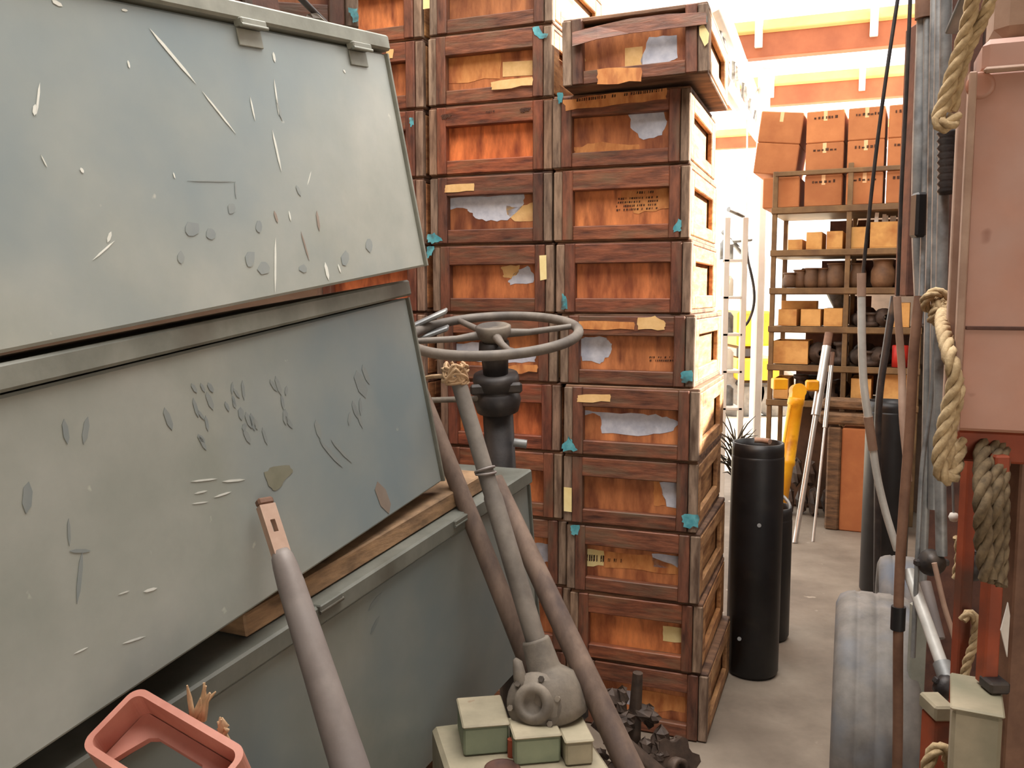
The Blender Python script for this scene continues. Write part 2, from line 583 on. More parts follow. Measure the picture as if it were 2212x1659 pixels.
# white lattice girder running away under the beams
g0, g1 = P(1540, 0, 4.2), P(1650, 262, 10.5)
g2, g3 = P(1560, 175, 5.2), P(1640, 300, 10.5)
gt = thing('roof_truss', 'white lattice roof truss receding above the sunlit opening', 'truss', (g3.x, g3.y, g3.z))
MB().tube([g0, g1], 0.055, 8).build('chord', 'white_paint', gt)
MB().tube([g2, g3], 0.05, 8).build('chord', 'white_paint', gt)
for k in range(6):
    t = k / 6
    a, b = g0.lerp(g1, t + 0.05), g2.lerp(g3, t)
    c = g2.lerp(g3, min(1, t + 0.16))
    MB().tube([a, b], 0.012, 6).build('web_rod', 'conduit', gt)
    MB().tube([a, c], 0.012, 6).build('web_rod', 'conduit', gt)

# ------------------------------------------------------------------ wooden crates
W_, H_, D_ = 0.463, 0.2435, 0.60


def cb(x0, x1, y0, y1, z0, z1, c=0.003):
    return MB().box((x0, y0, z0), (x1, y1, z1), c)


hw = W_ / 2
crate_parts = [
    ('front_panel', 'wood_panel', cb(-hw + 0.05, hw - 0.05, 0.036, 0.046, 0.02, H_ - 0.03, 0)),
    ('top_rail', 'wood_frame', cb(-hw + 0.067, hw - 0.067, 0.0, 0.034, H_ - 0.074, H_ - 0.008)),
    ('bottom_rail', 'wood_frame', cb(-hw + 0.067, hw - 0.067, 0.006, 0.034, 0.004, 0.052)),
    ('stile', 'wood_stile', cb(-hw + 0.032, -hw + 0.068, -0.001, 0.034, 0.004, H_ - 0.007)),
    ('stile', 'wood_stile', cb(hw - 0.068, hw - 0.032, -0.001, 0.034, 0.004, H_ - 0.007)),
    ('corner_batten', 'wood_grey', cb(-hw, -hw + 0.030, 0.004, 0.032, 0.004, H_ - 0.009)),
    ('corner_batten', 'wood_grey', cb(hw - 0.030, hw, 0.004, 0.032, 0.004, H_ - 0.009)),
    ('lid', 'wood_top', cb(-hw + 0.002, hw - 0.001, 0.012, D_, H_ - 0.017, H_ - 0.001)),
    ('bottom_board', 'wood_top', cb(-hw + 0.002, hw - 0.002, 0.012, D_, 0.0, 0.015)),
    ('back_panel', 'wood_side', cb(-hw, hw, D_ - 0.02, D_, 0.016, H_ - 0.018)),
]
for sgn in (-1, 1):
    a0, a1 = (hw - 0.018, hw) if sgn > 0 else (-hw, -hw + 0.018)
    p0, p1 = (hw - 0.034, hw - 0.022) if sgn > 0 else (-hw + 0.022, -hw + 0.034)
    crate_parts += [
        ('side_panel', 'wood_side', cb(p0, p1, 0.036, D_ - 0.022, 0.016, H_ - 0.018, 0)),
        ('side_rail', 'wood_side', cb(a0, a1, 0.09, D_ - 0.09, H_ - 0.07, H_ - 0.018)),
        ('side_rail', 'wood_side', cb(a0, a1, 0.09, D_ - 0.09, 0.016, 0.062)),
        ('side_stile', 'wood_side', cb(a0, a1, 0.033, 0.089, 0.016, H_ - 0.018)),
        ('side_stile', 'wood_side', cb(a0, a1, D_ - 0.089, D_ - 0.021, 0.016, H_ - 0.018)),
    ]
crate_meshes = None
CR = {}


def make_crate(key, label, loc, rz, tone, group='stacked wooden crates', z_tilt=0.0):
    global crate_meshes
    root = thing('wooden_crate', label, 'crate', loc, rz, group)
    root.rotation_euler = (z_tilt, 0, rz)
    rnd = random.Random(str(key))
    if crate_meshes is None:
        crate_meshes = []
        for (nm, mt, mb) in crate_parts:
            o = mb.build(nm, mt, root, local=True)
            crate_meshes.append(o)
        objs = crate_meshes
    else:
        objs = []
        for o in crate_meshes:
            c = o.copy()
            C.objects.link(c)
            c.parent = root
            objs.append(c)
    for o in objs:
        k = rnd.uniform(0.86, 1.1)
        t = tone
        if 'lid' in o.name or 'batten' in o.name or 'bottom_board' in o.name:
            t = tuple(0.5 + 0.5 * q for q in tone)
        o.color = (t[0] * k, t[1] * k, t[2] * k, 1)
    CR[key] = root
    return root


def crate_plane(key, which):
    r = CR[key]
    m = Matrix.LocRotScale(r.location, r.rotation_euler, r.scale)
    n = -(m.to_3x3() @ Vector((0, 1, 0)))
    y = 0.036 if which == 'panel' else -0.001 if which == 'frame' else 0.003
    return m @ Vector((0, y, 0)), n, m


def cdecal(key, name, material, poly, which='panel', amp=0.0, sub=4, seed=0):
    """paper or paint on a crate front; polygon in picture pixels"""
    p0, n, m = crate_plane(key, which)
    poly = jag(poly, amp, random.Random(seed + len(poly)), sub) if amp else poly
    pts = [hit(x, y, p0 + n * 0.0008, n) for (x, y) in poly]
    mi = m.inverted()
    mb = MB()
    mb.prism([mi @ q for q in pts], Vector((0, -1, 0)), 0.0005)
    return mb.build(name, material, CR[key], local=True)


def rect(x0, y0, x1, y1, dy=0):
    return [(x0, y0), (x1, y0 + dy), (x1, y1 + dy), (x0, y1)]


def corner_loc(px, Y, z):
    """front-bottom-centre of a crate whose front right edge shows at px"""
    x = at_z(px, Y, z + H_ / 2)
    return Vector((x, Y, z)) - EX * hw


RED, BRN, DRK, ORG = (1.15, 0.86, 0.78), (1.0, 0.98, 0.95), (0.78, 0.72, 0.7), (1.22, 1.1, 0.95)
ordn = ['floor level', 'second from the floor', 'third from the floor', 'fourth from the floor', 'fifth from the floor',
        'sixth from the floor', 'seventh from the floor', 'eighth from the floor', 'ninth from the floor', 'tenth from the floor', 'eleventh from the floor']
# right-hand column
col_r = [(1527, 2.86), (1515, 2.86), (1509, 2.86), (1505, 2.86), (1509, 2.85), (1500, 2.87), (1493, 2.88), (1490, 2.88), (1490, 2.88), (1530, 2.77)]
lab_r = ['bottom crate of the right column, behind the dark scrap on the floor',
         'crate with tan label at right of its panel, second from floor, right column',
         'crate with yellowed panel and black hatch marks, third from floor in right column',
         'crate with cream tag at its left edge and grey label at right, right column',
         'crate with long streaked white label across its panel, right column',
         'crate with round grey label at the left of its panel, right of the steering wheel',
         'crate with plain light brown panel and no label, right column',
         'crate with stencilled writing on a bright orange panel, right column',
         'crate with pale blue-grey label at upper right, second from top of right column',
         'topmost crate of right column with torn lid edge, jutting out sideways']
tone_r = [BRN, ORG, BRN, BRN, BRN, BRN, (1.1, 0.95, 0.88), ORG, (1.1, 1.0, 0.9), BRN]
for k, (px, Y) in enumerate(col_r):
    make_crate(('r', k), lab_r[k], corner_loc(px, Y, k * H_), ROT + math.radians([0, 0.5, -0.6, 0.4, 0, -0.5, 0.3, 0, 0.4, 1.5][k]), tone_r[k])
CR[('r', 9)].scale = (1, 1, 0.88)
CR[('r', 9)].location.z += 0.007
CR[('r', 9)].rotation_euler = (0, math.radians(-1.3), ROT + math.radians(1.5))
for o in list(CR[('r', 9)].children):
    if o.name.startswith('top_rail'):
        bpy.data.objects.remove(o, do_unlink=True)
# middle column
col_m = [1240, 1232, 1222, 1213, 1209, 1202, 1195, 1191, 1191, 1191, 1194]
lab_m = ['floor-level crate of the middle column, behind the leaning poles',
         'crate second from floor in the middle column, behind the leaning poles',
         'crate with small pale label seen right of the poles, middle column',
         'crate with orange panel just right of the lowest green chest, middle column',
         'dark red crate behind the steering column, middle column',
         'crate with pale label directly behind the steering wheel, middle column',
         'crate with torn tan and white label and cream tag, middle column',
         'crate with long torn white label across its panel, middle column',
         'bright red-brown crate with worn black marks on its top rail, middle column',
         'crate with blank tan panel, tan label and teal corner, upper middle column',
         'top crate of the middle column, cut by the picture edge']
tone_m = [BRN, BRN, BRN, ORG, RED, BRN, (1.0, 0.88, 0.8), DRK, (1.3, 0.95, 0.72), (1.1, 1.05, 0.95), (0.9, 0.9, 0.86)]
for k, px in enumerate(col_m):
    make_crate(('m', k), lab_m[k], corner_loc(px, 3.055, k * H_), ROT + math.radians([0, 0, 0.3, -0.4, 0, 0.4, 0, -0.2, 0.5, 0, -0.8][k]), tone_m[k])
# left column, mostly hidden by the green chests
for k in range(11):
    lab = 'left column crate, %s, beside the green chests' % ordn[k]
    if k == 9:
        lab = 'crate with small tan label on its rail, right of the top green chest lid'
    if k == 10:
        lab = 'top crate of the left column with bright orange panel, above the top green chest'
    make_crate(('l', k), lab, corner_loc([925, 925, 922, 920, 918, 916, 915, 913, 912, 912, 908][k], 3.235, k * H_), ROT, [BRN, BRN, BRN, RED, RED, RED, RED, RED, (1.05, 0.85, 0.75), (1.1, 0.95, 0.85), ORG][k])

# labels, paint and wear on the crate fronts
cdecal(('r', 9), 'paper_label', 'paper', [(1402, 80), (1462, 76), (1464, 125), (1448, 132), (1392, 158), (1384, 130)], amp=2)
cdecal(('r', 9), 'paper_label', 'paper_tan', rect(1350, 104, 1388, 146, -4))
cdecal(('r', 9), 'wear_patch', 'bare_wood', [(1290, 150), (1385, 146), (1385, 176), (1290, 182)], 'frame', amp=3)
cdecal(('r', 9), 'paper_scrap', 'paper_tan', [(1246, 131), (1262, 124), (1266, 132), (1252, 139)], amp=1)
cdecal(('r', 9), 'cream_tag', 'paper_yellow', [(1510, 58), (1520, 52), (1532, 72), (1530, 92), (1522, 100), (1511, 76)], 'frame')
cdecal(('r', 9), 'paint_patch', 'teal', [(1496, 34), (1524, 28), (1528, 48), (1500, 52)], 'frame', amp=2)
cdecal(('r', 8), 'paper_label', 'paper', [(1358, 238), (1432, 234), (1441, 262), (1430, 292), (1390, 302), (1362, 276)], amp=3)
cdecal(('r', 8), 'paper_label', 'bare_wood', [(1240, 318), (1300, 306), (1380, 312), (1380, 330), (1300, 336), (1240, 336)], amp=4)
cdecal(('r', 8), 'wear_patch', 'bare_wood', [(1216, 216), (1330, 200), (1440, 190), (1440, 214), (1330, 226), (1222, 240)], 'frame', amp=3)
cdecal(('r', 8), 'paint_patch', 'teal', [(1203, 202), (1216, 200), (1214, 222), (1206, 224)], 'frame', amp=2)
cdecal(('r', 7), 'wear_patch', 'bare_wood', [(1345, 412), (1448, 402), (1448, 450), (1380, 462), (1345, 440)], amp=5)
cdecal(('r', 7), 'paint_patch', 'teal', [(1456, 488), (1466, 470), (1472, 480), (1472, 498), (1455, 502)], 'frame', amp=2)
cdecal(('r', 6), 'paint_patch', 'teal', [(1214, 634), (1222, 640), (1226, 668), (1212, 668)], 'frame', amp=2)
cdecal(('r', 5), 'paper_label', 'paper', [(1246, 742), (1264, 728), (1310, 730), (1322, 742), (1314, 772), (1296, 786), (1258, 780)], amp=4)
cdecal(('r', 5), 'paper_label', 'paper_tan', [(1378, 686), (1415, 682), (1438, 698), (1436, 712), (1378, 712)], 'frame', amp=2)
cdecal(('r', 5), 'wear_patch', 'bare_wood', [(1250, 694), (1370, 696), (1370, 712), (1250, 710)], 'frame', amp=2)
cdecal(('r', 5), 'paint_patch', 'teal', [(1470, 806), (1494, 800), (1496, 824), (1472, 826)], 'frame', amp=3)
cdecal(('r', 5), 'paper_scrap', 'paper_tan', [(1460, 746), (1470, 744), (1472, 756), (1464, 758)])
cdecal(('r', 4), 'paper_label', 'paper', [(1250, 884), (1290, 890), (1390, 894), (1440, 900), (1470, 916), (1450, 932), (1400, 940), (1300, 936), (1296, 898), (1280, 892), (1254, 900)], amp=3)
cdecal(('r', 4), 'paper_label', 'paper_tan', [(1248, 854), (1318, 852), (1318, 868), (1246, 868)], 'frame', amp=2)
cdecal(('r', 4), 'paint_patch', 'teal', [(1216, 958), (1228, 942), (1236, 956), (1248, 972), (1216, 976)], 'frame', amp=3)
cdecal(('r', 3), 'cream_tag', 'paper_yellow', rect(1218, 1052, 1235, 1104, 2), 'frame')
cdecal(('r', 3), 'paper_label', 'paper', [(1424, 1042), (1484, 1046), (1484, 1096), (1440, 1094)], amp=3)
cdecal(('r', 3), 'wear_patch', 'bare_wood', [(1412, 1040), (1424, 1040), (1438, 1092), (1412, 1092)], amp=2)
cdecal(('r', 3), 'paint_patch', 'teal', [(1472, 1114), (1508, 1112), (1508, 1140), (1476, 1138)], 'frame', amp=4)
cdecal(('r', 2), 'paper_label', 'paper', [(1408, 1196), (1468, 1202), (1464, 1226), (1412, 1224)], amp=2)
cdecal(('r', 2), 'paper_label', 'paper_yellow', [(1262, 1186), (1304, 1190), (1304, 1222), (1262, 1222)], amp=2)
cdecal(('r', 2), 'wear_patch', 'bare_wood', [(1306, 1190), (1400, 1198), (1466, 1228), (1466, 1240), (1306, 1226)], amp=3)
cdecal(('r', 2), 'paint_patch', 'teal', [(1232, 1136), (1252, 1134), (1248, 1156), (1234, 1154)], 'frame', amp=2)
cdecal(('r', 1), 'paper_label', 'paper_yellow', [(1432, 1352), (1484, 1358), (1484, 1390), (1432, 1384)], amp=1)
cdecal(('r', 0), 'paper_label', 'paper', [(1310, 1488), (1362, 1492), (1360, 1522), (1322, 1524)], amp=3)
cdecal(('r', 0), 'wear_patch', 'bare_wood', [(1366, 1490), (1480, 1506), (1480, 1540), (1366, 1530)], amp=4)
cdecal(('m', 9), 'paper_label', 'paper_tan', rect(1086, 134, 1158, 166, -4))
cdecal(('m', 9), 'paper_label', 'paper_tan', [(1060, 178), (1150, 166), (1150, 184), (1062, 194)], 'frame', amp=2)
cdecal(('m', 9), 'wear_patch', 'bare_wood', [(952, 126), (1080, 112), (1080, 170), (952, 180)], amp=4)
cdecal(('m', 9), 'paint_patch', 'teal', [(1150, 60), (1164, 56), (1172, 72), (1184, 72), (1180, 82), (1166, 84), (1154, 74)], 'frame', amp=1)
cdecal(('m', 10), 'cream_tag', 'paper_yellow', [(914, -6), (928, -8), (928, 18), (914, 20)], 'frame')
cdecal(('m', 8), 'wear_mark', 'ink', [(952, 250), (975, 246), (972, 254), (954, 258)], 'frame', amp=2)
cdecal(('m', 8), 'wear_mark', 'ink', [(1122, 236), (1146, 232), (1142, 240), (1124, 242)], 'frame', amp=2)
cdecal(('m', 7), 'paper_label', 'paper', [(954, 432), (975, 428), (1132, 420), (1132, 440), (1096, 476), (1050, 478), (1022, 466), (1010, 452), (962, 450)], amp=3)
cdecal(('m', 7), 'paper_label', 'paper_tan', [(1094, 444), (1120, 448), (1156, 436), (1156, 476), (1112, 478), (1096, 464)], amp=2, seed=3)
cdecal(('m', 7), 'paper_label', 'paper_tan', [(962, 400), (1024, 396), (1024, 412), (960, 416)], 'frame', amp=1)
cdecal(('m', 7), 'paint_patch', 'teal', [(924, 506), (938, 502), (956, 520), (936, 526), (924, 524)], 'frame', amp=2)
cdecal(('m', 6), 'paint_patch', 'teal', [(922, 534), (938, 532), (932, 552), (922, 558)], 'frame', amp=2)
cdecal(('m', 6), 'paper_label', 'paper', [(1098, 606), (1120, 582), (1140, 574), (1152, 590), (1152, 610), (1102, 616)], amp=3)
cdecal(('m', 6), 'paper_label', 'paper_tan', [(1084, 576), (1122, 572), (1122, 586), (1104, 602), (1086, 596)], amp=3, seed=5)
cdecal(('m', 6), 'cream_tag', 'paper_yellow', [(1165, 552), (1180, 551), (1181, 603), (1167, 606)], 'frame')
cdecal(('m', 5), 'paper_label', 'paper', [(980, 742), (1060, 738), (1158, 762), (1156, 782), (1094, 784), (980, 780)], amp=3)
cdecal(('m', 5), 'wear_patch', 'bare_wood', [(1096, 792), (1160, 788), (1160, 804), (1096, 806)], 'frame', amp=3)
cdecal(('m', 4), 'paper_label', 'bare_wood', [(970, 878), (998, 878), (998, 924), (970, 924)], amp=2)
cdecal(('m', 2), 'paper_label', 'paper', [(1154, 1174), (1190, 1176), (1190, 1214), (1156, 1218)], amp=3)
cdecal(('l', 9), 'paper_label', 'paper_tan', [(833, 108), (850, 106), (848, 126), (836, 126)], 'frame', amp=1)
cdecal(('l', 8), 'paint_patch', 'teal', [(884, 256), (892, 254), (894, 270), (886, 274)], 'frame', amp=2)


def stencil(key, x0, y0, w, rows, rh, which='panel', slope=-0.05, seed=1):
    """rows of small worn stencil strokes, one flat print"""
    p0, n, m = crate_plane(key, which)
    mi = m.inverted()
    rnd = random.Random(seed)
    mb = MB()
    for r in range(rows):
        x = x0 + rnd.uniform(0, 6)
        while x < x0 + w:
            sw = rnd.uniform(1.5, 4)
            if rnd.random() < 0.75:
                y = y0 + r * rh + (x - x0) * slope
                q = [(x, y), (x + sw, y - 0.3), (x + sw - 0.5, y + rh * 0.5), (x - 0.5, y + rh * 0.55)]
                mb.prism([mi @ hit(a, b, p0 + n * 0.0016, n) for a, b in q], Vector((0, -1, 0)), 0.0003)
            x += sw + rnd.uniform(1, 3)
    mb.build('stencil_print', 'ink', CR[key], local=True)


stencil(('r', 7), 1330, 428, 90, 4, 8)
stencil(('r', 7), 1370, 414, 40, 1, 10)
stencil(('r', 8), 1240, 214, 190, 1, 12, 'frame', -0.12, 2)
stencil(('r', 2), 1266, 1198, 40, 1, 26, slope=0.06, seed=3)
stencil(('r', 2), 1312, 1206, 30, 1, 14, slope=0.06, seed=4)
stencil(('r', 5), 1398, 770, 60, 2, 7, seed=6, slope=0.0)
stencil(('m', 8), 1048, 240, 30, 1, 8, 'frame', -0.1, 7)

# torn veneer curling off the top crate, right column
tv = [P(1236, 100, 2.86), P(1280, 84, 2.82), P(1330, 76, 2.78), P(1420, 62, 2.74), P(1510, 50, 2.71)]
tb = [P(1244, 108, 2.88), P(1284, 96, 2.86), P(1340, 82, 2.84), P(1424, 68, 2.80), P(1512, 56, 2.76)]
mb = MB()
root = CR[('r', 9)]
m_inv = Matrix.LocRotScale(root.location, root.rotation_euler, root.scale).inverted()
top_y = [74, 62, 46, 36, 27]
vv = []
xs = [1236, 1290, 1360, 1440, 1526]
pl, nn, _ = crate_plane(('r', 9), 'frame')
upper = [hit(x, y, pl + nn * 0.004, nn) for x, y in zip(xs, [70, 56, 40, 30, 26])]
lower = [hit(x, y, pl + nn * (0.022 if i < 2 else 0.01), nn) for i, (x, y) in enumerate(zip(xs, [100, 84, 72, 62, 52]))]
poly = upper + lower[::-1]
n_ = len(upper)
verts = upper + lower + [q - nn * 0.004 for q in upper] + [q - nn * 0.004 for q in lower]
faces = []
for i in range(n_ - 1):
    faces += [(i, i + 1, n_ + i + 1, n_ + i), (2 * n_ + i, 3 * n_ + i, 3 * n_ + i + 1, 2 * n_ + i + 1),
              (i, 2 * n_ + i, 2 * n_ + i + 1, i + 1), (n_ + i, n_ + i + 1, 3 * n_ + i + 1, 3 * n_ + i)]
faces += [(0, n_, 3 * n_, 2 * n_), (n_ - 1, 3 * n_ - 1, 4 * n_ - 1, 2 * n_ - 1)]
mb.add([m_inv @ q for q in verts], faces)
mb.build('torn_edge_strip', 'wood_frame', root, local=True)

# ------------------------------------------------------------------ green steel chests
CH = {}


def chest(key, label, BR, TR, Y, VP, L, T, lid_frac, hinges, lid_out=0.012):
    r0, r1, d = ray(*BR), ray(*TR), ray(*VP).normalized()
    o = P(BR[0], BR[1], Y)
    s0 = (o - CAM).length / r0.length
    al_, be = r0.dot(d), -r1.dot(d)
    u = r1 * al_ + r0 * be
    h = -s0 / be
    h *= u.length
    u.normalize()
    if u.z < 0:
        u, h = -u, -h
    n = d.cross(u).normalized()
    if n.dot(CAM - o) < 0:
        n = -n
    m = frame(o, d, u, n)          # local: x along, y up, z out of the face
    root = thing('steel_chest', label, 'chest', o - d * L / 2 - n * T / 2, 0, 'grey-green steel chests')
    lh = h * lid_frac
    MB().box((-L, 0, -T), (0, h - lh - 0.003, 0), 0.004, m).build('body', 'green_box', root)
    lid = MB().box((-L - 0.01, h - lh, -T - 0.008), (0.008, h, lid_out), 0.004, m).build('lid', 'green_lid', root)
    # folded flange down the right edge and round the base
    MB().box((0.0005, 0.0, -0.03), (0.006, h - lh - 0.004, 0.006), 0.001, m).build('edge_flange', 'green_lid', root)
    for (hx, hy) in hinges:
        q = m.inverted() @ hit(hx, hy, o, n)
        hg = MB().box((q.x - 0.03, q.y - 0.004, 0.0), (q.x + 0.03, q.y + 0.008, lid_out + 0.006), 0.002, m).build('hinge', 'green_lid', root)
        MB().box((q.x - 0.028, q.y - 0.032, 0.0003), (q.x + 0.028, q.y - 0.005, 0.004), 0.001, m).build('hinge_leaf', 'green_lid', hg)
        MB().tube([m @ Vector((q.x - 0.031, q.y - 0.004, lid_out + 0.004)), m @ Vector((q.x + 0.031, q.y - 0.004, lid_out + 0.004))], 0.0035, 8).build('hinge_pin', 'green_lid', hg)
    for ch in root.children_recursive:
        k = {'a': 1.0, 'b': 0.72, 'c': 0.52}[key]  # lower chests tinted darker: weaker light down the stack painted in
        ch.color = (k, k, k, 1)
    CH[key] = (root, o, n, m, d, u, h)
    return root


chest('a', 'uppermost grey-green steel chest, scratched, tinted palest for stronger light, its lid under a wooden crate', (918, 575), (824, 78), 1.84, (2014, 350), 1.5, 0.52, 0.065, [(532, 58), (768, 106)])
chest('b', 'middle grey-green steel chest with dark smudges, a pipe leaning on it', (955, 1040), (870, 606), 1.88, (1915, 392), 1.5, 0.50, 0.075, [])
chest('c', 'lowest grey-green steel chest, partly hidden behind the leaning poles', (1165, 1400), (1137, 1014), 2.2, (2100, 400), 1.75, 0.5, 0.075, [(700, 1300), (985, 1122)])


def mark(key, name, material, poly, amp=0.0, sub=3, seed=0, lift=0.0006):
    root, o, n = CH[key][:3]
    p = jag(poly, amp, random.Random(seed), sub) if amp else poly
    dd = decal(name, material, root, p, o, n, lift, 0.0004)
    k = {'a': 1.0, 'b': 0.72, 'c': 0.52}[key]  # marks get the same painted-in light falloff as their chest
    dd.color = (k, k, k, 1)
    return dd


def streak(key, x0, y0, x1, y1, wd, material='scratch'):
    dx, dy = x1 - x0, y1 - y0
    l_ = math.hypot(dx, dy)
    nx, ny = -dy / l_ * wd / 2, dx / l_ * wd / 2
    pts = [(x0, y0), (x0 + dx * 0.2 + nx, y0 + dy * 0.2 + ny), (x0 + dx * 0.7 + nx, y0 + dy * 0.7 + ny), (x1, y1),
           (x0 + dx * 0.75 - nx, y0 + dy * 0.75 - ny), (x0 + dx * 0.3 - nx, y0 + dy * 0.3 - ny)]
    mark(key, 'scratch' if material == 'scratch' else 'scuff', material, pts)


for a in [(322, 60, 424, 182, 6), (436, 196, 510, 290, 3.5), (86, 178, 78, 250, 5), (76, 225, 74, 250, 9), (112, 0, 135, 14, 8),
          (540, 208, 551, 262, 3), (588, 280, 608, 372, 4), (595, 512, 594, 632, 4), (702, 566, 710, 606, 6), (730, 570, 736, 590, 3),
          (240, 500, 232, 524, 7), (248, 520, 200, 562, 4), (624, 455, 628, 478, 3), (276, 130, 280, 148, 4), (590, 112, 594, 135, 5),
          (742, 150, 746, 158, 3), (88, 334, 102, 362, 2.5), (374, 372, 378, 386, 2.5), (174, 362, 180, 374, 6), (592, 170, 602, 250, 3),
          (672, 370, 664, 400, 2), (262, 20, 276, 24, 5)]:
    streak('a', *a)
for a in [(592, 455, 600, 482, 5, 'rust_mark'), (596, 210, 610, 262, 5, 'smudge'), (650, 500, 668, 564, 3, 'rust_mark'), (684, 455, 690, 500, 5, 'rust_mark'),
          (404, 390, 510, 392, 3, 'smudge'), (508, 392, 510, 430, 3, 'smudge'), (640, 400, 650, 424, 6, 'smudge')]:
    streak('a', *a)
for i, (x, y, rx, ry) in enumerate([(414, 495, 20, 18), (455, 505, 12, 16), (500, 450, 9, 14), (560, 490, 8, 14), (390, 556, 9, 14), (570, 578, 14, 16), (655, 580, 9, 10), (540, 560, 12, 22), (745, 560, 10, 18), (798, 530, 8, 16)]):
    pts = [(x + rx * math.cos(g) * random.uniform(0.7, 1.1), y + ry * math.sin(g) * random.uniform(0.7, 1.1)) for g in [2 * math.pi * k / 9 for k in range(9)]]
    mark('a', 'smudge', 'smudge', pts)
for a in [(412, 1040, 470, 1034, 4), (480, 1040, 530, 1036, 5), (420, 1066, 448, 1060, 4), (462, 1074, 500, 1062, 4), (415, 1088, 450, 1084, 3), (310, 1278, 340, 1270, 6),
          (256, 1284, 280, 1276, 3), (160, 1412, 190, 1398, 3), (265, 1390, 315, 1374, 4)]:
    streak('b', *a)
rb = random.Random(4)
for i in range(34):
    x = rb.uniform(410, 800)
    y = rb.uniform(800, 930) - (x - 600) * 0.12
    l_ = rb.uniform(16, 44)
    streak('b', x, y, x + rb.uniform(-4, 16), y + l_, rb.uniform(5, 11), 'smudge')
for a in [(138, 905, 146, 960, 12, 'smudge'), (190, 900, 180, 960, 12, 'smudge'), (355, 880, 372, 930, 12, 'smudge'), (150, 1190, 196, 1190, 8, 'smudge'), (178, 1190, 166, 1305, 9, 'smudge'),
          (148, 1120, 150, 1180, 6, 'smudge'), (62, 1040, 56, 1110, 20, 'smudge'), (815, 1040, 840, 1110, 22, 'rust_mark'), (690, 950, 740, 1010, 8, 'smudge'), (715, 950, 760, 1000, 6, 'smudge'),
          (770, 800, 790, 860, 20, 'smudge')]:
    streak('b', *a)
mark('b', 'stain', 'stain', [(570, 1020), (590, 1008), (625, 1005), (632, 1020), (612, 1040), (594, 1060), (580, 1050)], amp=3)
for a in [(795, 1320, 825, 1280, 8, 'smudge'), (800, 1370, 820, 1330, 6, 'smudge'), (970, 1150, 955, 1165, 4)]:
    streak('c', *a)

# boards lying between the lowest and the middle chest
rc, oc, nc, mc, dc, uc, hc = CH['c']
for k, (z0, z1, x0, x1, y1) in enumerate([(-0.12, -0.02, -0.95, -0.16, 0.040), (-0.21, -0.115, -0.9, -0.12, 0.024), (-0.33, -0.23, -0.9, -0.1, 0.02)]):
    tag(MB().box((x0, hc + 0.002, z0), (x1, hc + y1, z1), 0.003, mc).build('spacer_board', 'plank'),
        ['weathered board nearest the front edge on top of the lowest chest', 'second weathered board back on top of the lowest chest', 'rearmost weathered board on top of the lowest chest'][k], 'board', 'boards between the chests')

# timber bearers carrying the chests
for k, (x, lab) in enumerate([(-0.22, 'timber block under the far end of the lowest chest'), (-1.45, 'timber block under the near end of the lowest chest')]):
    c = mc @ Vector((x, 0, -0.25))
    ex = Vector((dc.x, dc.y, 0)).normalized()
    ey = Vector((-ex.y, ex.x, 0))
    zt = min((mc @ Vector((x + sx, 0, sz))).z for sx in (-0.09, 0.09) for sz in (-0.42, -0.07))
    tag(MB().box((-0.08, -0.17, 0), (0.08, 0.17, zt), 0.006, frame(Vector((c.x, c.y, 0)), ex, ey, EZ)).build('timber_block', 'wood_top'), lab, 'timber')

# crate and clutter on the topmost chest
ra, oa, na, ma, da, ua, ha = CH['a']
cl = P(775, 62, 2.12) - Vector((math.cos(0.2), math.sin(0.2), 0)) * hw
make_crate(('t', 0), 'shade-tinted dark crate standing on the topmost green chest, cut by the top edge', cl, 0.2, (0.6, 0.56, 0.55), group='crates on the chest')  # low tone puts the shade on this crate into its wood colour
cdecal(('t', 0), 'paint_patch', 'teal', [(752, 16), (772, 18), (774, 46), (764, 50), (758, 34)], 'frame', amp=2)
xq0 = (ma.inverted() @ hit(668, 44, oa, na)).x
tag(MB().tube([ma @ Vector((xq0 + 0.01, ha + 0.06, -0.03)), ma @ Vector((xq0 + 0.10, ha + 0.008, -0.03))], 0.006, 8).build('iron_rod', 'dark_steel'), 'thin dark iron rod leaning on the dark case on the top chest', 'rod')
lb = MB()
lump(lb, ma @ Vector(((ma.inverted() @ hit(714, 54, oa, na)).x, ha + 0.012, -0.03)), (0.02, 0.03, 0.014), random.Random(3), 8)
tag(lb.build('stone', 'dusty_iron'), 'small grey stone on the lid of the top chest', 'stone')
xq = (ma.inverted() @ hit(668, 44, oa, na)).x
cs = thing('battery_case', 'dark rusty case lying on the lid of the top chest', 'case', ma @ Vector((xq - 0.15, ha, -0.2)))
MB().box((xq - 0.42, ha + 0.002, -0.34), (xq, ha + 0.12, -0.05), 0.01, ma).build('body', 'rust_dark', cs)
MB().box((xq - 0.425, ha + 0.121, -0.345), (xq + 0.004, ha + 0.14, -0.045), 0.006, ma).build('lid', 'rust_dark', cs)
for xx in (xq - 0.34, xq - 0.1):
    MB().box((xx - 0.012, ha + 0.01, -0.051), (xx + 0.012, ha + 0.125, -0.042), 0.003, ma).build('strap', 'junk', cs)
# ------------------------------------------------------------------ leaning poles and the pipe
def pole(name, material, label, p0, p1, r0, r1, cat='pole', n=16, group=None, ext=0.0):
    p0, p1 = Vector(p0), Vector(p1)
    p1 = p1 + (p1 - p0).normalized() * ext
    pts = [p0.lerp(p1, t / 8) for t in range(9)]
    rr = [r0 + (r1 - r0) * t / 8 for t in range(9)]
    o = MB().tube(pts, rr, n).build(name, material)
    return tag(o, label, cat, group)


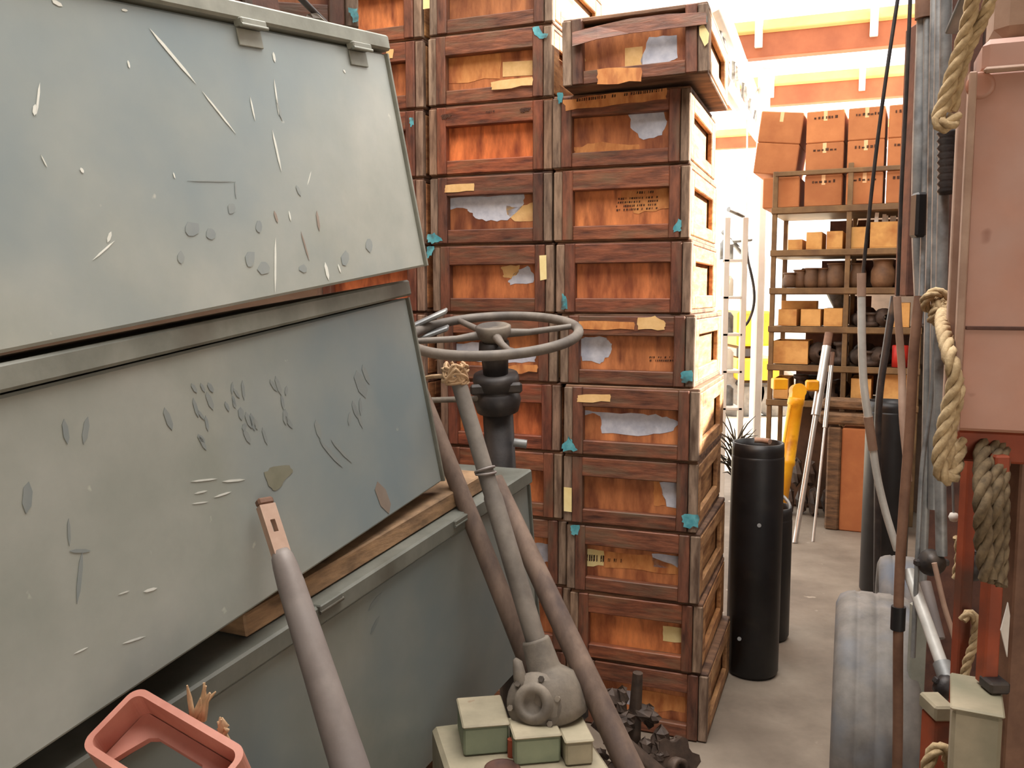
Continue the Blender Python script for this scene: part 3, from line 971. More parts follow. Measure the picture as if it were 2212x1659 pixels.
pole('wooden_pole', 'wood_pole', 'brown pole emerging from behind the middle chest, leftmost of three', P(905, 838, 1.98), P(1150, 1450, 1.77), 0.018, 0.022, group='leaning poles')
q1 = P(1362, 1662, 1.60)
q0 = P(1104, 1112, 1.86)
q0 = q0 + (q0 - q1) * 0.16
f_ = (q0.z - 0.0) / (q0.z - q1.z)
pole('wooden_pole', 'wood_pole', 'thick brown pole running down to the bottom edge, rightmost of three', q0, q0.lerp(q1, f_), 0.0195, 0.034, group='leaning poles')

# steering shaft with gear housing, tied with twine
s0, s1 = P(985, 806, 1.84), P(1163, 1402, 1.70)
sh = thing('steering_shaft', 'dusty steering shaft with cast gear housing, tied with twine at the top', 'steering shaft', P(1160, 1570, 1.70))
MB().tube([s0, s0.lerp(s1, 0.45), s0.lerp(s1, 0.46), s1], [0.0165, 0.0175, 0.0195, 0.0205], 16).build('tube', 'wheel_rim', sh)
mm = along(s0, s1)
L_ = (s1 - s0).length
MB().lathe([(0.0, L_ - 0.02), (0.027, L_ - 0.02), (0.029, L_ - 0.015), (0.033, L_ + 0.035), (0.036, L_ + 0.042), (0.056, L_ + 0.058), (0.062, L_ + 0.085),
            (0.063, L_ + 0.12), (0.058, L_ + 0.138), (0.04, L_ + 0.146), (0.0, L_ + 0.148)], 20, mm).build('gear_housing', 'dusty_iron', sh)
gc = P(1152, 1520, 1.625)
gd = (CAM - gc).normalized() + Vector((-0.25, 0, -0.1))
gm = along(gc + gd.normalized() * -0.05, gc + gd)
cv = MB().lathe([(0.0, 0.0), (0.056, 0.0), (0.058, 0.035), (0.054, 0.044), (0.040, 0.046), (0.038, 0.056), (0.030, 0.060), (0.020, 0.060), (0.018, 0.048), (0.0, 0.046)], 24, gm).build('side_cover', 'dusty_iron', sh)
for k in range(6):
    g = k * math.pi / 3 + 0.3
    c = gm @ Vector((0.048 * math.cos(g), 0.048 * math.sin(g), 0.042))
    z = (gm.to_3x3() @ Vector((0, 0, 1))).normalized()
    MB().tube([c, c + z * 0.008], 0.006, 6).build('bolt', 'dusty_iron', cv)
MB().tube([P(1132, 1492, 1.66), P(1122, 1458, 1.66), P(1118, 1432, 1.67), P(1112, 1424, 1.675)], [0.018, 0.013, 0.010, 0.005], 10).build('lug', 'dusty_iron', sh)
MB().box((-0.035, -0.03, -0.02), (0.05, 0.03, 0.02), 0.008, frame(P(1215, 1520, 1.74), Vector((0.95, 0.2, -0.2)).normalized(), Vector((-0.2, 0.97, 0)).normalized(), EZ)).build('bracket', 'dark_steel', sh)
# wire clip half-way
rg = along(s0.lerp(s1, 0.36), s1)
MB().torus(0.0205, 0.0028, 20, 6, rg).build('wire_clip', 'pipe_grey', sh)
MB().torus(0.0205, 0.0028, 20, 6, rg @ Matrix.Translation((0, 0, 0.008)) @ Matrix.Rotation(0.25, 4, 'X')).build('wire_clip', 'pipe_grey', sh)
# twine knot
tw = MB()
rt = random.Random(11)
kc = P(984, 806, 1.835)
for k in range(16):
    pts = []
    g0_ = rt.uniform(0, 6.28)
    for j in range(6):
        g = g0_ + j * 0.9
        pts.append(kc + Vector((0.026 * math.cos(g) * rt.uniform(0.7, 1.1), 0.026 * math.sin(g) * rt.uniform(0.7, 1.1), rt.uniform(-0.022, 0.022))))
    tw.tube(spline(pts, 3), 0.0035, 5)
tw.tube(spline([kc, P(960, 812, 1.83), P(930, 814, 1.9), P(900, 822, 1.96)], 4), 0.0045, 6)
tag(tw.build('twine_knot', 'raffia'), 'pale twine knotted round the top of the steering shaft', 'twine')

# grey pipe with flattened slotted end, leaning on the middle chest
_, ob, nb, mb_, db, ub, hb = CH['b']
t0 = hit(574, 1092, ob + nb * 0.026, nb)
t1 = P(757, 1662, 1.16)
f_ = t0.z / (t0.z - t1.z)
pp = thing('grey_pipe', 'light grey pipe with flattened slotted tip, leaning on the middle chest', 'pipe', t0.lerp(t1, f_))
pm = along(t0, t0.lerp(t1, f_))
PL = (t0.lerp(t1, f_) - t0).length
MB().lathe([(0.0, 0.075), (0.012, 0.075), (0.0165, 0.085), (0.0185, 0.10), (0.0205, 0.13), (0.0265, (t1 - t0).length), (0.027, PL), (0.0, PL)], 20, pm).build('tube', 'pipe_grey', pp)
tip = MB()
# flat tip with a slot: four bars round the hole
for (x0, x1, z0, z1) in [(-0.013, 0.013, 0.0, 0.026), (-0.013, 0.013, 0.046, 0.08), (-0.013, -0.004, 0.026, 0.046), (0.004, 0.013, 0.026, 0.046)]:
    tip.box((x0, -0.007, z0), (x1, 0.007, z1), 0.0, pm)
tip.build('flattened_tip', 'rust_edge', pp)
MB().box((-0.013, -0.0075, -0.012), (0.013, 0.0075, 0.0), 0.003, pm).build('rusted_end', 'rust_rod', pp)

# ------------------------------------------------------------------ steering wheel on its column
hub = P(1066, 722, 2.36)
ax = Vector((-0.05, -0.19, 1.0)).normalized()           # wheel axis, tipped towards the viewer
wx = Vector((1, 0, 0.05))
wx = (wx - ax * wx.dot(ax)).normalized()
wy = ax.cross(wx)
wm = frame(hub, wx, wy, ax)
base = hub - ax * (hub.z / ax.z)
sw = thing('steering_assembly', 'dusty four-spoke steering wheel on a dark column, before the crates', 'steering wheel', base)
rim = MB().torus(0.228, 0.0135, 64, 12, wm).build('rim', 'wheel_rim', sw)
MB().lathe([(0.0, -0.02), (0.03, -0.02), (0.046, 0.0), (0.048, 0.022), (0.040, 0.026), (0.034, 0.016), (0.0, 0.014)], 24, wm).build('hub', 'dusty_iron', sw)
for k, g in enumerate((0.22, 2.05, 3.3, -1.35)):
    e = Vector((math.cos(g), math.sin(g), 0))
    MB().tube([wm @ (e * 0.035), wm @ (e * 0.10 + Vector((0, 0, -0.004))), wm @ (e * 0.226)], [0.013, 0.009, 0.008], 10).build('spoke', 'wheel_rim', sw)
gcl = wm @ Vector((-0.165, 0.125, 0.014))
MB().box((-0.075, -0.016, 0.010), (0.04, 0.016, 0.024), 0.004, frame(gcl, (wx * 0.9 + wy * 0.35 + ax * 0.30).normalized(), wy, ax)).build('grip_clamp', 'conduit', rim)
MB().box((-0.075, -0.016, -0.036), (0.04, 0.016, -0.022), 0.004, frame(gcl, (wx * 0.9 + wy * 0.35 + ax * 0.22).normalized(), wy, ax)).build('grip_clamp', 'conduit', rim)
H0 = hub.z / ax.z
cm = frame(hub, wx, wy, ax)
MB().lathe([(0.0, -0.02), (0.040, -0.02), (0.043, -0.05), (0.036, -0.075), (0.034, -0.11), (0.0, -0.11)], 20, cm).build('column_neck', 'dark_steel', sw)
MB().lathe([(0.0, -0.11), (0.060, -0.11), (0.064, -0.125), (0.060, -0.15), (0.050, -0.155), (0.060, -0.16), (0.066, -0.185), (0.058, -0.215), (0.0, -0.22)], 20, cm).build('column_bracket', 'dark_steel', sw)
MB().lathe([(0.0, -0.2), (0.042, -0.2), (0.042, -H0), (0.0, -H0)], 18, cm).build('column_tube', 'dark_steel', sw)
MB().tube([cm @ Vector((0.04, -0.03, -0.30)), cm @ Vector((0.075, -0.035, -0.305))], 0.012, 10).build('knob', 'conduit', sw)
MB().box((-0.07, -0.05, -0.155), (0.07, -0.035, -0.125), 0.006, cm).build('clamp_bar', 'dark_steel', sw)
MB().tube([cm @ Vector((-0.18, -0.02, -0.17)), cm @ Vector((-0.02, -0.03, -0.17))], 0.008, 8).build('lever', 'dusty_iron', sw)

# ------------------------------------------------------------------ cream machine base with blocks under the gear housing
ub_ = thing('machine_housing', 'cream painted machine housing below the gear housing, at the bottom edge', 'machine', (0.05, 1.62, 0))
uz = 0.645
um = frame(Vector((0.0, 1.60, 0)), Vector((0.97, 0.24, 0)).normalized(), Vector((-0.24, 0.97, 0)).normalized(), EZ)
MB().box((-0.13, -0.2, 0), (0.17, 0.16, uz), 0.008, um).build('body', 'cream', ub_)
oc_ = hit(1085, 1664, Vector((0, 0, uz)), EZ)
MB().lathe([(0.034, 0.0), (0.034, 0.004), (0.028, 0.005), (0.024, 0.001), (0.0, 0.001)], 24, Matrix.Translation(Vector((oc_.x, oc_.y, uz + 0.0005)))).build('round_opening', 'rust_dark', ub_)
for i, (px0, px1, yt, yb, dep, mt) in enumerate([(1002, 1100, 1566, 1632, 0.12, 'pale_green'), (1112, 1212, 1590, 1652, 0.07, 'pale_green'), (1222, 1282, 1600, 1655, 0.09, 'cream')]):
    fb_ = hit((px0 + px1) / 2, yb, Vector((0, 0, uz)), EZ)
    zt_ = P((px0 + px1) / 2, yt, fb_.y).z
    sx = (px1 - px0) / F * fb_.y * 0.53
    fm = frame(Vector((fb_.x, fb_.y, uz + 0.001)), Vector((0.98, 0.16, 0)).normalized(), Vector((-0.16, 0.98, 0)).normalized(), EZ)
    lab = ['pale green block with cream top left of the gear housing', 'pale green block with cream top under the gear housing', 'cream block right of the gear housing, behind the thick pole'][i]
    bt = thing('painted_block', lab, 'block', (fb_.x, fb_.y, uz), 0, 'painted blocks on the machine')
    MB().box((-sx, 0, 0), (sx, dep, zt_ - uz - 0.006), 0.004, fm).build('body', mt, bt)
    MB().box((-sx - 0.002, -0.002, zt_ - uz - 0.006), (sx + 0.002, dep + 0.002, zt_ - uz), 0.003, fm).build('top', 'cream', bt)
bq = hit(1105, 1634, Vector((0, 0, uz)), EZ)
tag(MB().tube([bq, bq + Vector((0, 0, 0.035))], 0.008, 10).build('rusty_bolt', 'rust_red'), 'rusty bolt standing between the two pale green blocks', 'bolt')

# dark scrap on the floor in front of the right column
rs = random.Random(21)
c0 = Vector((at_z(1400, 2.42, 0.2), 2.42, 0))
sc = thing('scrap_machine_part', 'dark oily scrap machine part on the floor before the crates', 'scrap', c0)
mb = MB()
for k in range(34):
    lump(mb, (c0.x + rs.uniform(-0.14, 0.08), c0.y + rs.uniform(-0.1, 0.1), rs.uniform(0.04, 0.36)), [rs.uniform(0.015, 0.045) for _ in range(3)], rs)
mb.build('casting_lumps', 'junk', sc)
gmx = along(c0 + Vector((0.06, -0.06, 0.20)), c0 + Vector((0.2, -0.4, 0.32)))
gw = MB()
gv = []
for k in range(28):
    g = 2 * math.pi * k / 28
    rr_g = 0.085 if k % 4 < 2 else 0.068
    gv.append(gmx @ Vector((rr_g * math.cos(g), rr_g * math.sin(g), -0.02)))
gw.prism(gv, (gmx.to_3x3() @ Vector((0, 0, 1))), 0.035)
gw.lathe([(0.03, 0.012), (0.03, 0.045), (0.016, 0.047), (0.014, 0.014)], 14, gmx)
gw.build('toothed_wheel', 'junk', sc)
MB().tube([c0 + Vector((-0.16, -0.06, 0.34)), c0 + Vector((0.14, -0.16, 0.12)), c0 + Vector((0.16, -0.17, 0.0))], 0.022, 10).build('bar', 'junk', sc)
MB().tube([c0 + Vector((-0.05, 0.03, 0.0)), c0 + Vector((-0.03, 0.02, 0.44))], [0.03, 0.015], 9).build('spindle', 'junk', sc)
MB().box((-0.17, -0.14, 0.0), (0.12, 0.14, 0.06), 0.01, Matrix.Translation(c0)).build('base_plate', 'junk', sc)

# ------------------------------------------------------------------ pink casting in the near corner
pc = thing('cast_bracket', 'salmon-pink cast metal housing with arched cut-out, near the lower left corner', 'casting', Vector((P(360, 1700, 0.95).x, 0.95, 0)))
pf = P(360, 1640, 0.93)
px_ = (P(530, 1630, 0.90) - P(300, 1495, 0.97)).normalized()
py_ = (P(300, 1495, 0.97) - P(190, 1625, 0.91))
py_ = (py_ - px_ * py_.dot(px_)).normalized()
pz_ = px_.cross(py_)
if pz_.dot(CAM - pf) < 0:
    pz_ = -pz_
A0 = P(300, 1495, 0.97)


def loc2(x, y):
    q = hit(x, y, A0, pz_) - A0
    return q.dot(px_), q.dot(py_)


pxf = frame(A0, px_, py_, pz_)
WW = loc2(538, 1632)[0]
HH = -loc2(186, 1626)[1]


def rrect(x0, y0, x1, y1, r, n=6):
    out = []
    for (cx, cy, a) in ((x1 - r, y1 - r, 0), (x0 + r, y1 - r, 90), (x0 + r, y0 + r, 180), (x1 - r, y0 + r, 270)):
        for k in range(n + 1):
            g = math.radians(a + 90 * k / n)
            out.append((cx + r * math.cos(g), cy + r * math.sin(g)))
    return out


outer = rrect(-0.004, -HH, WW, 0.004, 0.016)
inner = rrect(0.003, -HH + 0.008, WW - 0.007, -0.004, 0.011)
n_ = len(outer)
mb = MB()
v = [(x, y, 0.006) for x, y in outer] + [(x, y, 0.006) for x, y in inner] + [(x, y, -0.035) for x, y in outer] + [(x, y, -0.035) for x, y in inner]
f = []
for i in range(n_):
    j = (i + 1) % n_
    f += [(i, j, n_ + j, n_ + i), (n_ + i, n_ + j, 3 * n_ + j, 3 * n_ + i), (2 * n_ + j, 2 * n_ + i, 3 * n_ + i, 3 * n_ + j), (j, i, 2 * n_ + i, 2 * n_ + j)]
mb.add(v, f, False, pxf)
mb.build('rim', 'pink', pc)
# web plate with arched cut-out
mb = MB()
cxa, ra_ = WW * 0.45, WW * 0.33
top = [(0.004 + (WW - 0.012) * k / 16, -0.005) for k in range(17)]
bot = []
for k in range(17):
    x = 0.004 + (WW - 0.012) * k / 16
    d_ = abs(x - cxa)
    y = -HH + 0.008
    if d_ < ra_:
        y = -HH + 0.008 + math.sqrt(ra_ * ra_ - d_ * d_) * 1.25
    bot.append((x, min(y, -0.022)))
v = [(x, y, -0.030) for x, y in top + bot] + [(x, y, -0.038) for x, y in top + bot]
f = []
for k in range(16):
    f += [(k, k + 1, 17 + k + 1, 17 + k), (34 + k + 1, 34 + k, 34 + 17 + k, 34 + 17 + k + 1), (17 + k, 17 + k + 1, 51 + k + 1, 51 + k), (k + 1, k, 34 + k, 34 + k + 1)]
mb.add(v, f, False, pxf)
mb.build('web_plate', 'pink', pc)
sc_ = pxf @ Vector((WW * 0.5, -HH, -0.01))
MB().box((sc_.x - 0.03, sc_.y - 0.012, 0), (sc_.x + 0.03, sc_.y + 0.02, sc_.z + 0.004), 0.005).build('stand', 'pink', pc)
rr_ = random.Random(5)
for nm, (x, y, s_) in {'a': (425, 1535, 1.0), 'b': (480, 1582, 0.5)}.items():
    mb = MB()
    b0 = P(x, y, 0.955)
    for k in range(9):
        e = b0 + Vector((rr_.uniform(-0.012, 0.02), rr_.uniform(-0.005, 0.01), rr_.uniform(0.012, 0.035))) * s_
        mb.tube([b0 + Vector((rr_.uniform(-0.008, 0.008), 0, -0.012)), b0.lerp(e, 0.5) + Vector((rr_.uniform(-0.005, 0.005), 0, 0)), e], [0.0035, 0.003, 0.001], 5)
    tag(mb.build('raffia_tie', 'raffia'), 'tuft of dry raffia tied on the %s of the pink casting' % ('upper edge' if nm == 'a' else 'right part'), 'raffia')

# ------------------------------------------------------------------ black gas cylinders
def cylinder(label, px, py_base, w_px, top_py):
    Y = None
    r = ray(px, py_base)
    g = CAM + r * (-CAM.z / r.z)
    rad = w_px / F * g.y / 2
    Y = g.y + rad
    c = Vector((at_z(px, Y, 0.4), Y, 0))
    h = P(px, top_py, Y).z
    t = thing('gas_cylinder', label, 'cylinder', c, 0, 'black cylinders')
    m = Matrix.Translation(c)
    MB().lathe([(0, 0.0), (rad * 0.9, 0.0), (rad, 0.02), (rad, h - 0.06), (rad * 0.97, h - 0.045), (0.0, h - 0.04)], 32, m).build('body', 'black', t)
    MB().lathe([(rad * 0.985, h - 0.05), (rad * 0.99, h - 0.03), (rad * 0.97, h), (rad * 0.90, h), (rad * 0.88, h - 0.04)], 32, m).build('collar', 'black', t)
    return t, c, rad, h


t, c, rad, h = cylinder('black steel cylinder standing beside the crate stack', 1630, 1474, 116, 955)
for (x, y) in ((1640, 1135), (1597, 1380)):
    MB().tube([P(x, y, c.y - rad - 0.003), P(x, y, c.y - rad + 0.02)], 0.008, 10).build('scuffed_rivet', 'conduit', t)
MB().tube([c + Vector((0.05 * math.cos(g), 0.05 * math.sin(g), h + 0.0)) for g in (0.2, 0.9, 1.6)], 0.012, 6).build('cap_scrap', 'rust_edge', t)
t, c2, rad2, h2 = cylinder('shorter black cylinder hidden behind the tall one by the crates', 1662, 1392, 96, 1092)
MB().torus(rad2 * 0.9, 0.008, 24, 8, frame(c2 + Vector((0, 0, h2)), Vector((1, 0, 0)), Vector((0, 0.8, 0.6)), Vector((0, -0.6, 0.8)))).build('handle_ring', 'conduit', t)
cylinder('black cylinder at the right of the aisle, behind the grey hose', 1912, 1296, 98, 866)

# dry palm fronds behind the first cylinder
fr_ = thing('palm_fronds', 'spiky bundle of dark dry fronds behind the tall black cylinder', 'fronds', (at_z(1580, 3.72, 0.5), 3.72, 0))
mb = MB()
rf_ = random.Random(8)
b0 = Vector((at_z(1588, 3.72, 0.8), 3.72, 0.85))
MB().tube([Vector((b0.x, b0.y, 0)), b0], [0.02, 0.016], 8).build('stem', 'frond', fr_)
for k in range(70):
    g, e = rf_.uniform(0, 6.28), rf_.uniform(0.3, 1.3)
    l_ = rf_.uniform(0.08, 0.17)
    d_ = Vector((math.cos(g) * math.cos(e), math.sin(g) * math.cos(e), math.sin(e))) * l_
    st = b0 + Vector((0, 0, rf_.uniform(-0.12, 0.05)))
    mb.tube([st, st + d_ * 0.6, st + d_ + Vector((0, 0, -0.02))], [0.004, 0.003, 0.0008], 4)
fb = mb.build('blades', 'frond', fr_)
fb['kind'] = 'stuff'

# ------------------------------------------------------------------ yellow hydraulic cylinder and chrome rods against the shelf
YS = 5.55
ym0, ym1 = P(1724, 838, YS), P(1686, 1092, YS - 0.15)
yc = thing('hydraulic_cylinder', 'yellow hydraulic cylinder leaning against the shelves', 'hydraulic cylinder', ym0.lerp(ym1, 1.15))
yd = ym0.lerp(ym1, 1.15)
ymx = along(ym0, yd)
YL = (yd - ym0).length
MB().lathe([(0, 0.07), (0.05, 0.07), (0.052, 0.08), (0.052, 0.11), (0.047, 0.115), (0.047, 0.46), (0.050, 0.465), (0.050, 0.49), (0.042, 0.50), (0.038, YL), (0, YL)], 22, ymx).build('barrel', 'yellow', yc)
hd = MB().tube([ymx @ Vector((0, -0.035, 0.02)), ymx @ Vector((0, 0.035, 0.02))], 0.046, 20)
hd.box((-0.042, -0.034, 0.02), (0.042, 0.034, 0.08), 0.004, ymx)
hd.build('eye_end', 'yellow', yc)
MB().box((-0.16, -0.02, -0.01), (-0.07, 0.05, 0.06), 0.006, frame(ym0, Vector((1, 0, 0)), Vector((0, 1, 0)), EZ)).build('bracket', 'yellow', yc)
MB().box((0.05, -0.02, -0.02), (0.13, 0.03, 0.05), 0.01, frame(ym0, Vector((1, 0, 0)), Vector((0, 1, 0)), EZ)).build('bracket', 'yellow', yc)
MB().tube([ymx @ Vector((0.045, -0.04, 0.12)), ymx @ Vector((0.052, -0.04, 0.45))], 0.008, 8).build('pipe', 'yellow', yc)
for lab, a, b, r in (('thick chrome rod leaning on the shelves right of the yellow cylinder', (1786, 748), (1738, 1045), 0.033), ('thin chrome rod leaning on the shelves, rightmost', (1796, 790), (1766, 1078), 0.017)):
    p0, p1 = P(*a, 5.66), P(*b, 5.42)
    e = p0.lerp(p1, p0.z / (p0.z - p1.z))
    t = thing('chrome_rod', lab, 'rod', e, 0, 'chrome rods')
    MB().tube([p0, p0.lerp(e, 0.36)], r * 0.85, 14).build('thick_end', 'chrome', t)
    MB().tube([p0.lerp(e, 0.36), e], r * 0.5, 14).build('shaft', 'chrome', t)
    MB().tube([p0, p0 + (p0 - e).normalized() * 0.09], r * 0.8, 12).build('rusty_tip', 'rust_rod', t)

# ------------------------------------------------------------------ shelf unit with boxes
SR = math.radians(-25)
SX = Vector((math.cos(SR), math.sin(SR), 0))
SY = Vector((-math.sin(SR), math.cos(SR), 0))
S0 = Vector((at_z(1664, 6.1, 1.0), 6.1, 0))
SM = frame(S0, SX, SY, EZ)
SMI = SM.inverted()


def spx(px, py, dy=0.0):
    q = SMI @ hit(px, py, S0 + SY * dy, SY)
    return q.x, q.z


SD = 0.55
shelf = thing('storage_shelf', 'olive metal storage shelves at the back of the aisle', 'shelf', S0)
post_x = [0.0, spx(1830, 600)[0], spx(1990, 600)[0]]
ztop = spx(1665, 372)[1]
for k, x in enumerate(post_x):
    for y in (0.0, SD):
        zt = spx(1835, 352)[1] if (k == 1 and y == 0) else ztop
        if y > 0:
            zt = spx(1665, 455)[1]
        MB().box((x - 0.016, y - 0.016, 0), (x + 0.016, y + 0.016, zt), 0.003, SM).build('post', 'shelf_metal', shelf)
XR = post_x[2]
zt = spx(1665, 378)[1]
MB().box((0, -0.022, zt - 0.015), (XR, 0.0, zt + 0.015), 0.003, SM).build('guard_rail', 'shelf_metal', shelf)
shelf_z = [spx(1668, y)[1] for y in (450, 541, 622, 704, 786, 862)]
for z in shelf_z:
    MB().box((-0.02, -0.015, z - 0.045), (XR + 0.02, SD + 0.02, z - 0.004), 0.004, SM).build('shelf_board', 'shelf_metal', shelf)
    MB().box((-0.02, -0.028, z - 0.04), (XR + 0.02, -0.0165, z), 0.002, SM).build('shelf_lip', 'shelf_metal', shelf)


for z0_, z1_, pxl in ((shelf_z[1], shelf_z[0], 1785), (shelf_z[2], shelf_z[1], 1770), (shelf_z[4], shelf_z[3], 1740), (shelf_z[5], shelf_z[4], 1722), (0.0, shelf_z[5], 1712)):
    MB().box((spx(pxl, 700, SD)[0], SD + 0.025, z0_ + 0.002), (XR, SD + 0.035, z1_ - 0.055), 0, SM).build('back_panel', 'rust_dark', shelf)
MB().box((spx(1800, 700, SD)[0], SD + 0.025, shelf_z[3] + 0.002), (spx(1880, 700, SD)[0], SD + 0.035, shelf_z[2] - 0.055), 0, SM).build('back_panel', 'rust_dark', shelf)


def carton(label, x0, x1, z0, z1, dep, tilt=0.0, tape=True, text=True, y0=0.03, seed=0, group='cardboard cartons on the shelves'):
    c = SM @ Vector(((x0 + x1) / 2, y0, z0))
    t = thing('cardboard_box', label, 'box', c, 0, group)
    wx_, hz = (x1 - x0) / 2, z1 - z0
    m = frame(c, SX, SY, EZ) @ Matrix.Rotation(tilt, 4, 'Y')
    b = MB().box((-wx_, 0, 0), (wx_, dep, hz), 0.006, m).build('carton', 'card', t)
    k = random.Random(seed).uniform(0.88, 1.08)
    b.color = (k, k * 0.98, k * 0.95, 1)
    if tape:
        MB().box((-0.012, -0.0012, hz * 0.68), (0.012, -0.0004, hz * 0.995), 0, m).build('tape', 'tape', t)
    if text:
        rnd = random.Random(seed + 50)
        mb = MB()
        x = -wx_ * 0.6
        while x < wx_ * 0.62:
            s_ = rnd.uniform(0.008, 0.02)
            mb.box((x, -0.0022, hz * 0.74), (x + s_, -0.0014, hz * (0.74 + rnd.uniform(0.05, 0.1))), 0, m)
            x += s_ + rnd.uniform(0.004, 0.014)
        mb.build('printed_marks', 'ink', t)
    return t


zb = shelf_z[0] + 0.003
hb_ = (spx(1780, 303)[1] - spx(1780, 440)[1]) / 2
bx = [(spx(1662, 400)[0] + 0.01, spx(1727, 400)[0]), (spx(1737, 400)[0], spx(1820, 400)[0]), (spx(1827, 400)[0], spx(1908, 400)[0]), (spx(1914, 400)[0], spx(1985, 400)[0])]
rown = ['bottom', 'middle', 'top']
coln = ['leaning first', 'second', 'third', 'rightmost']
for r in range(3):
    for k, (x0, x1) in enumerate(bx):
        tilt, dx = (0.0, 0.0)
        z0 = zb + r * (hb_ + 0.002)
        if k == 0 and r == 0:
            x0 = -0.09
            dx = 0
        if k == 0 and r > 0:
            tilt = 0.12
            wd_ = 0.285
            xr = bx[1][0] - 0.012 - 2 * hb_ * math.sin(tilt)
            x0, x1 = xr - wd_, xr
            z0 = zb + hb_ + 0.004 + wd_ / 2 * math.sin(tilt)
            if r == 2:
                dx = hb_ * math.sin(tilt)
                z0 += hb_ * math.cos(tilt) + 0.002
        carton('brown carton, %s in the %s row on top of the shelves' % (coln[k], rown[r]), x0 + dx, x1 + dx - 0.004, z0, z0 + hb_, 0.42, tilt, tape=not (k == 0 and r < 2), text=k > 0, seed=r * 7 + k)


def bin_(label, px0, py0, px1, shelf_i, mt='tan_bin', dep=0.3, y0=0.03, lip=True):
    x0, z1 = spx(px0, py0)
    x1, _ = spx(px1, py0)
    z0 = shelf_z[shelf_i] + 0.002
    c = SM @ Vector(((x0 + x1) / 2, y0, z0))
    m = frame(c, SX, SY, EZ)
    wd, hz = (x1 - x0) / 2, z1 - z0
    t = thing('storage_bin', label, 'bin', c, 0, 'tan bins on the shelves')
    th = 0.006
    MB().box((-wd, 0, 0), (wd, dep, th), 0, m).build('base', mt, t)
    MB().box((-wd, 0, th), (wd, th, hz), 0.002, m).build('front', mt, t)
    MB().box((-wd, dep - th, th), (wd, dep, hz), 0.002, m).build('back', mt, t)
    MB().box((-wd, th, th), (-wd + th, dep - th, hz), 0.001, m).build('side', mt, t)
    MB().box((wd - th, th, th), (wd, dep - th, hz), 0.001, m).build('side', mt, t)
    return t, m, wd, hz


sh_name = ['', 'second', 'third', 'fourth', 'fifth', 'sixth']
for (a, b, c_, i, lab) in [(1701, 517, 1732, 1, 'low tan bin at the left end of the second shelf'), (1741, 501, 1775, 1, 'tan bin second from the left on the second shelf'),
                           (1785, 499, 1820, 1, 'tan bin just left of the middle post, second shelf'), (1838, 490, 1874, 1, 'wide tan bin just right of the middle post, second shelf'),
                           (1880, 479, 1950, 1, 'large tan bin stuffed with papers on the second shelf'), (1680, 668, 1720, 3, 'left tan bin of three on the fourth shelf'),
                           (1729, 668, 1772, 3, 'middle tan bin of three on the fourth shelf'), (1779, 666, 1820, 3, 'right tan bin of three on the fourth shelf'),
                           (1926, 654, 1966, 3, 'tan bin at the right end of the fourth shelf'), (1670, 736, 1745, 4, 'wide tan box at the left end of the fifth shelf'),
                           (1670, 818, 1702, 5, 'tan box at the left end of the sixth shelf'), (1838, 818, 1882, 5, 'tan box right of the middle post, sixth shelf'),
                           (1905, 806, 1968, 5, 'orange box at the right end of the sixth shelf')]:
    t, m, wd, hz = bin_(lab, a, b, c_, i)
    if 'papers' in lab:
        rnd = random.Random(2)
        for k in range(7):
            x = -wd + 0.02 + (2 * wd - 0.04) * k / 6
            p = MB().box((x - 0.012, 0.03 + 0.02 * k, 0.01), (x + 0.012, 0.034 + 0.02 * k, hz + rnd.uniform(0.02, 0.06)), 0, m @ Matrix.Rotation(rnd.uniform(-0.08, 0.08), 4, 'Y')).build('paper_sheet', 'white_paper')
            tag(p, 'paper sheet sticking out of the large tan bin, %s from left' % ['first', 'second', 'third', 'fourth', 'fifth', 'sixth', 'seventh'][k], 'paper', 'papers in the bin')
# flat tan box lying behind the three bins on the fourth shelf
bin_('long tan box behind the three bins on the fourth shelf', 1672, 650, 1752, 3, dep=0.12, y0=0.36)

# pots and jars on the third shelf
pots = [(1700, 0.045, 0.10), (1722, 0.05, 0.12), (1748, 0.05, 0.13), (1772, 0.055, 0.13), (1802, 0.065, 0.16), (1850, 0.055, 0.16), (1905, 0.075, 0.18), (1946, 0.05, 0.12)]
for k, (px, r, h) in enumerate(pots):
    x, _ = spx(px, 600)
    c = SM @ Vector((x, 0.13 + 0.03 * (k % 2), shelf_z[2] + 0.002))
    t = thing('stoneware_pot', 'brown pot number %s from the left on the third shelf' % ['one', 'two', 'three', 'four', 'five', 'six', 'seven', 'eight'][k], 'pot', c, 0, 'pots on the third shelf')
    m = Matrix.Translation(c)
    b = MB().lathe([(0, 0), (r * 0.8, 0), (r, h * 0.2), (r, h * 0.6), (r * 0.8, h * 0.8), (r * 0.85, h), (r * 0.75, h), (r * 0.7, h * 0.82), (0, h * 0.8)], 18, m).build('body', 'pot', t)
    MB().torus(r * 0.86, 0.006, 20, 6, m @ Matrix.Translation((0, 0, h))).build('rim', 'pot', t)
    q = 1.3 if k == 6 else 0.8
    b.color = (q, q, q, 1)
# dark crates of pots behind
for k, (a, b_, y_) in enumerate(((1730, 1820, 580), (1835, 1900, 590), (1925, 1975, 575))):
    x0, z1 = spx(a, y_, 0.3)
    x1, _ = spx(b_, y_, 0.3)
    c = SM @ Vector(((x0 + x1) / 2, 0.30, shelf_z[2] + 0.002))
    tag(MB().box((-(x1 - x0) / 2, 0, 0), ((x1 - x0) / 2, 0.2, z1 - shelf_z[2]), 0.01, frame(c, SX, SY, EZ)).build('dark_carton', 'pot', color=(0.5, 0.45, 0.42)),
        ['dark box behind the left pots, third shelf', 'dark box behind the middle pots, third shelf', 'dark box behind the right pots, third shelf'][k], 'box')
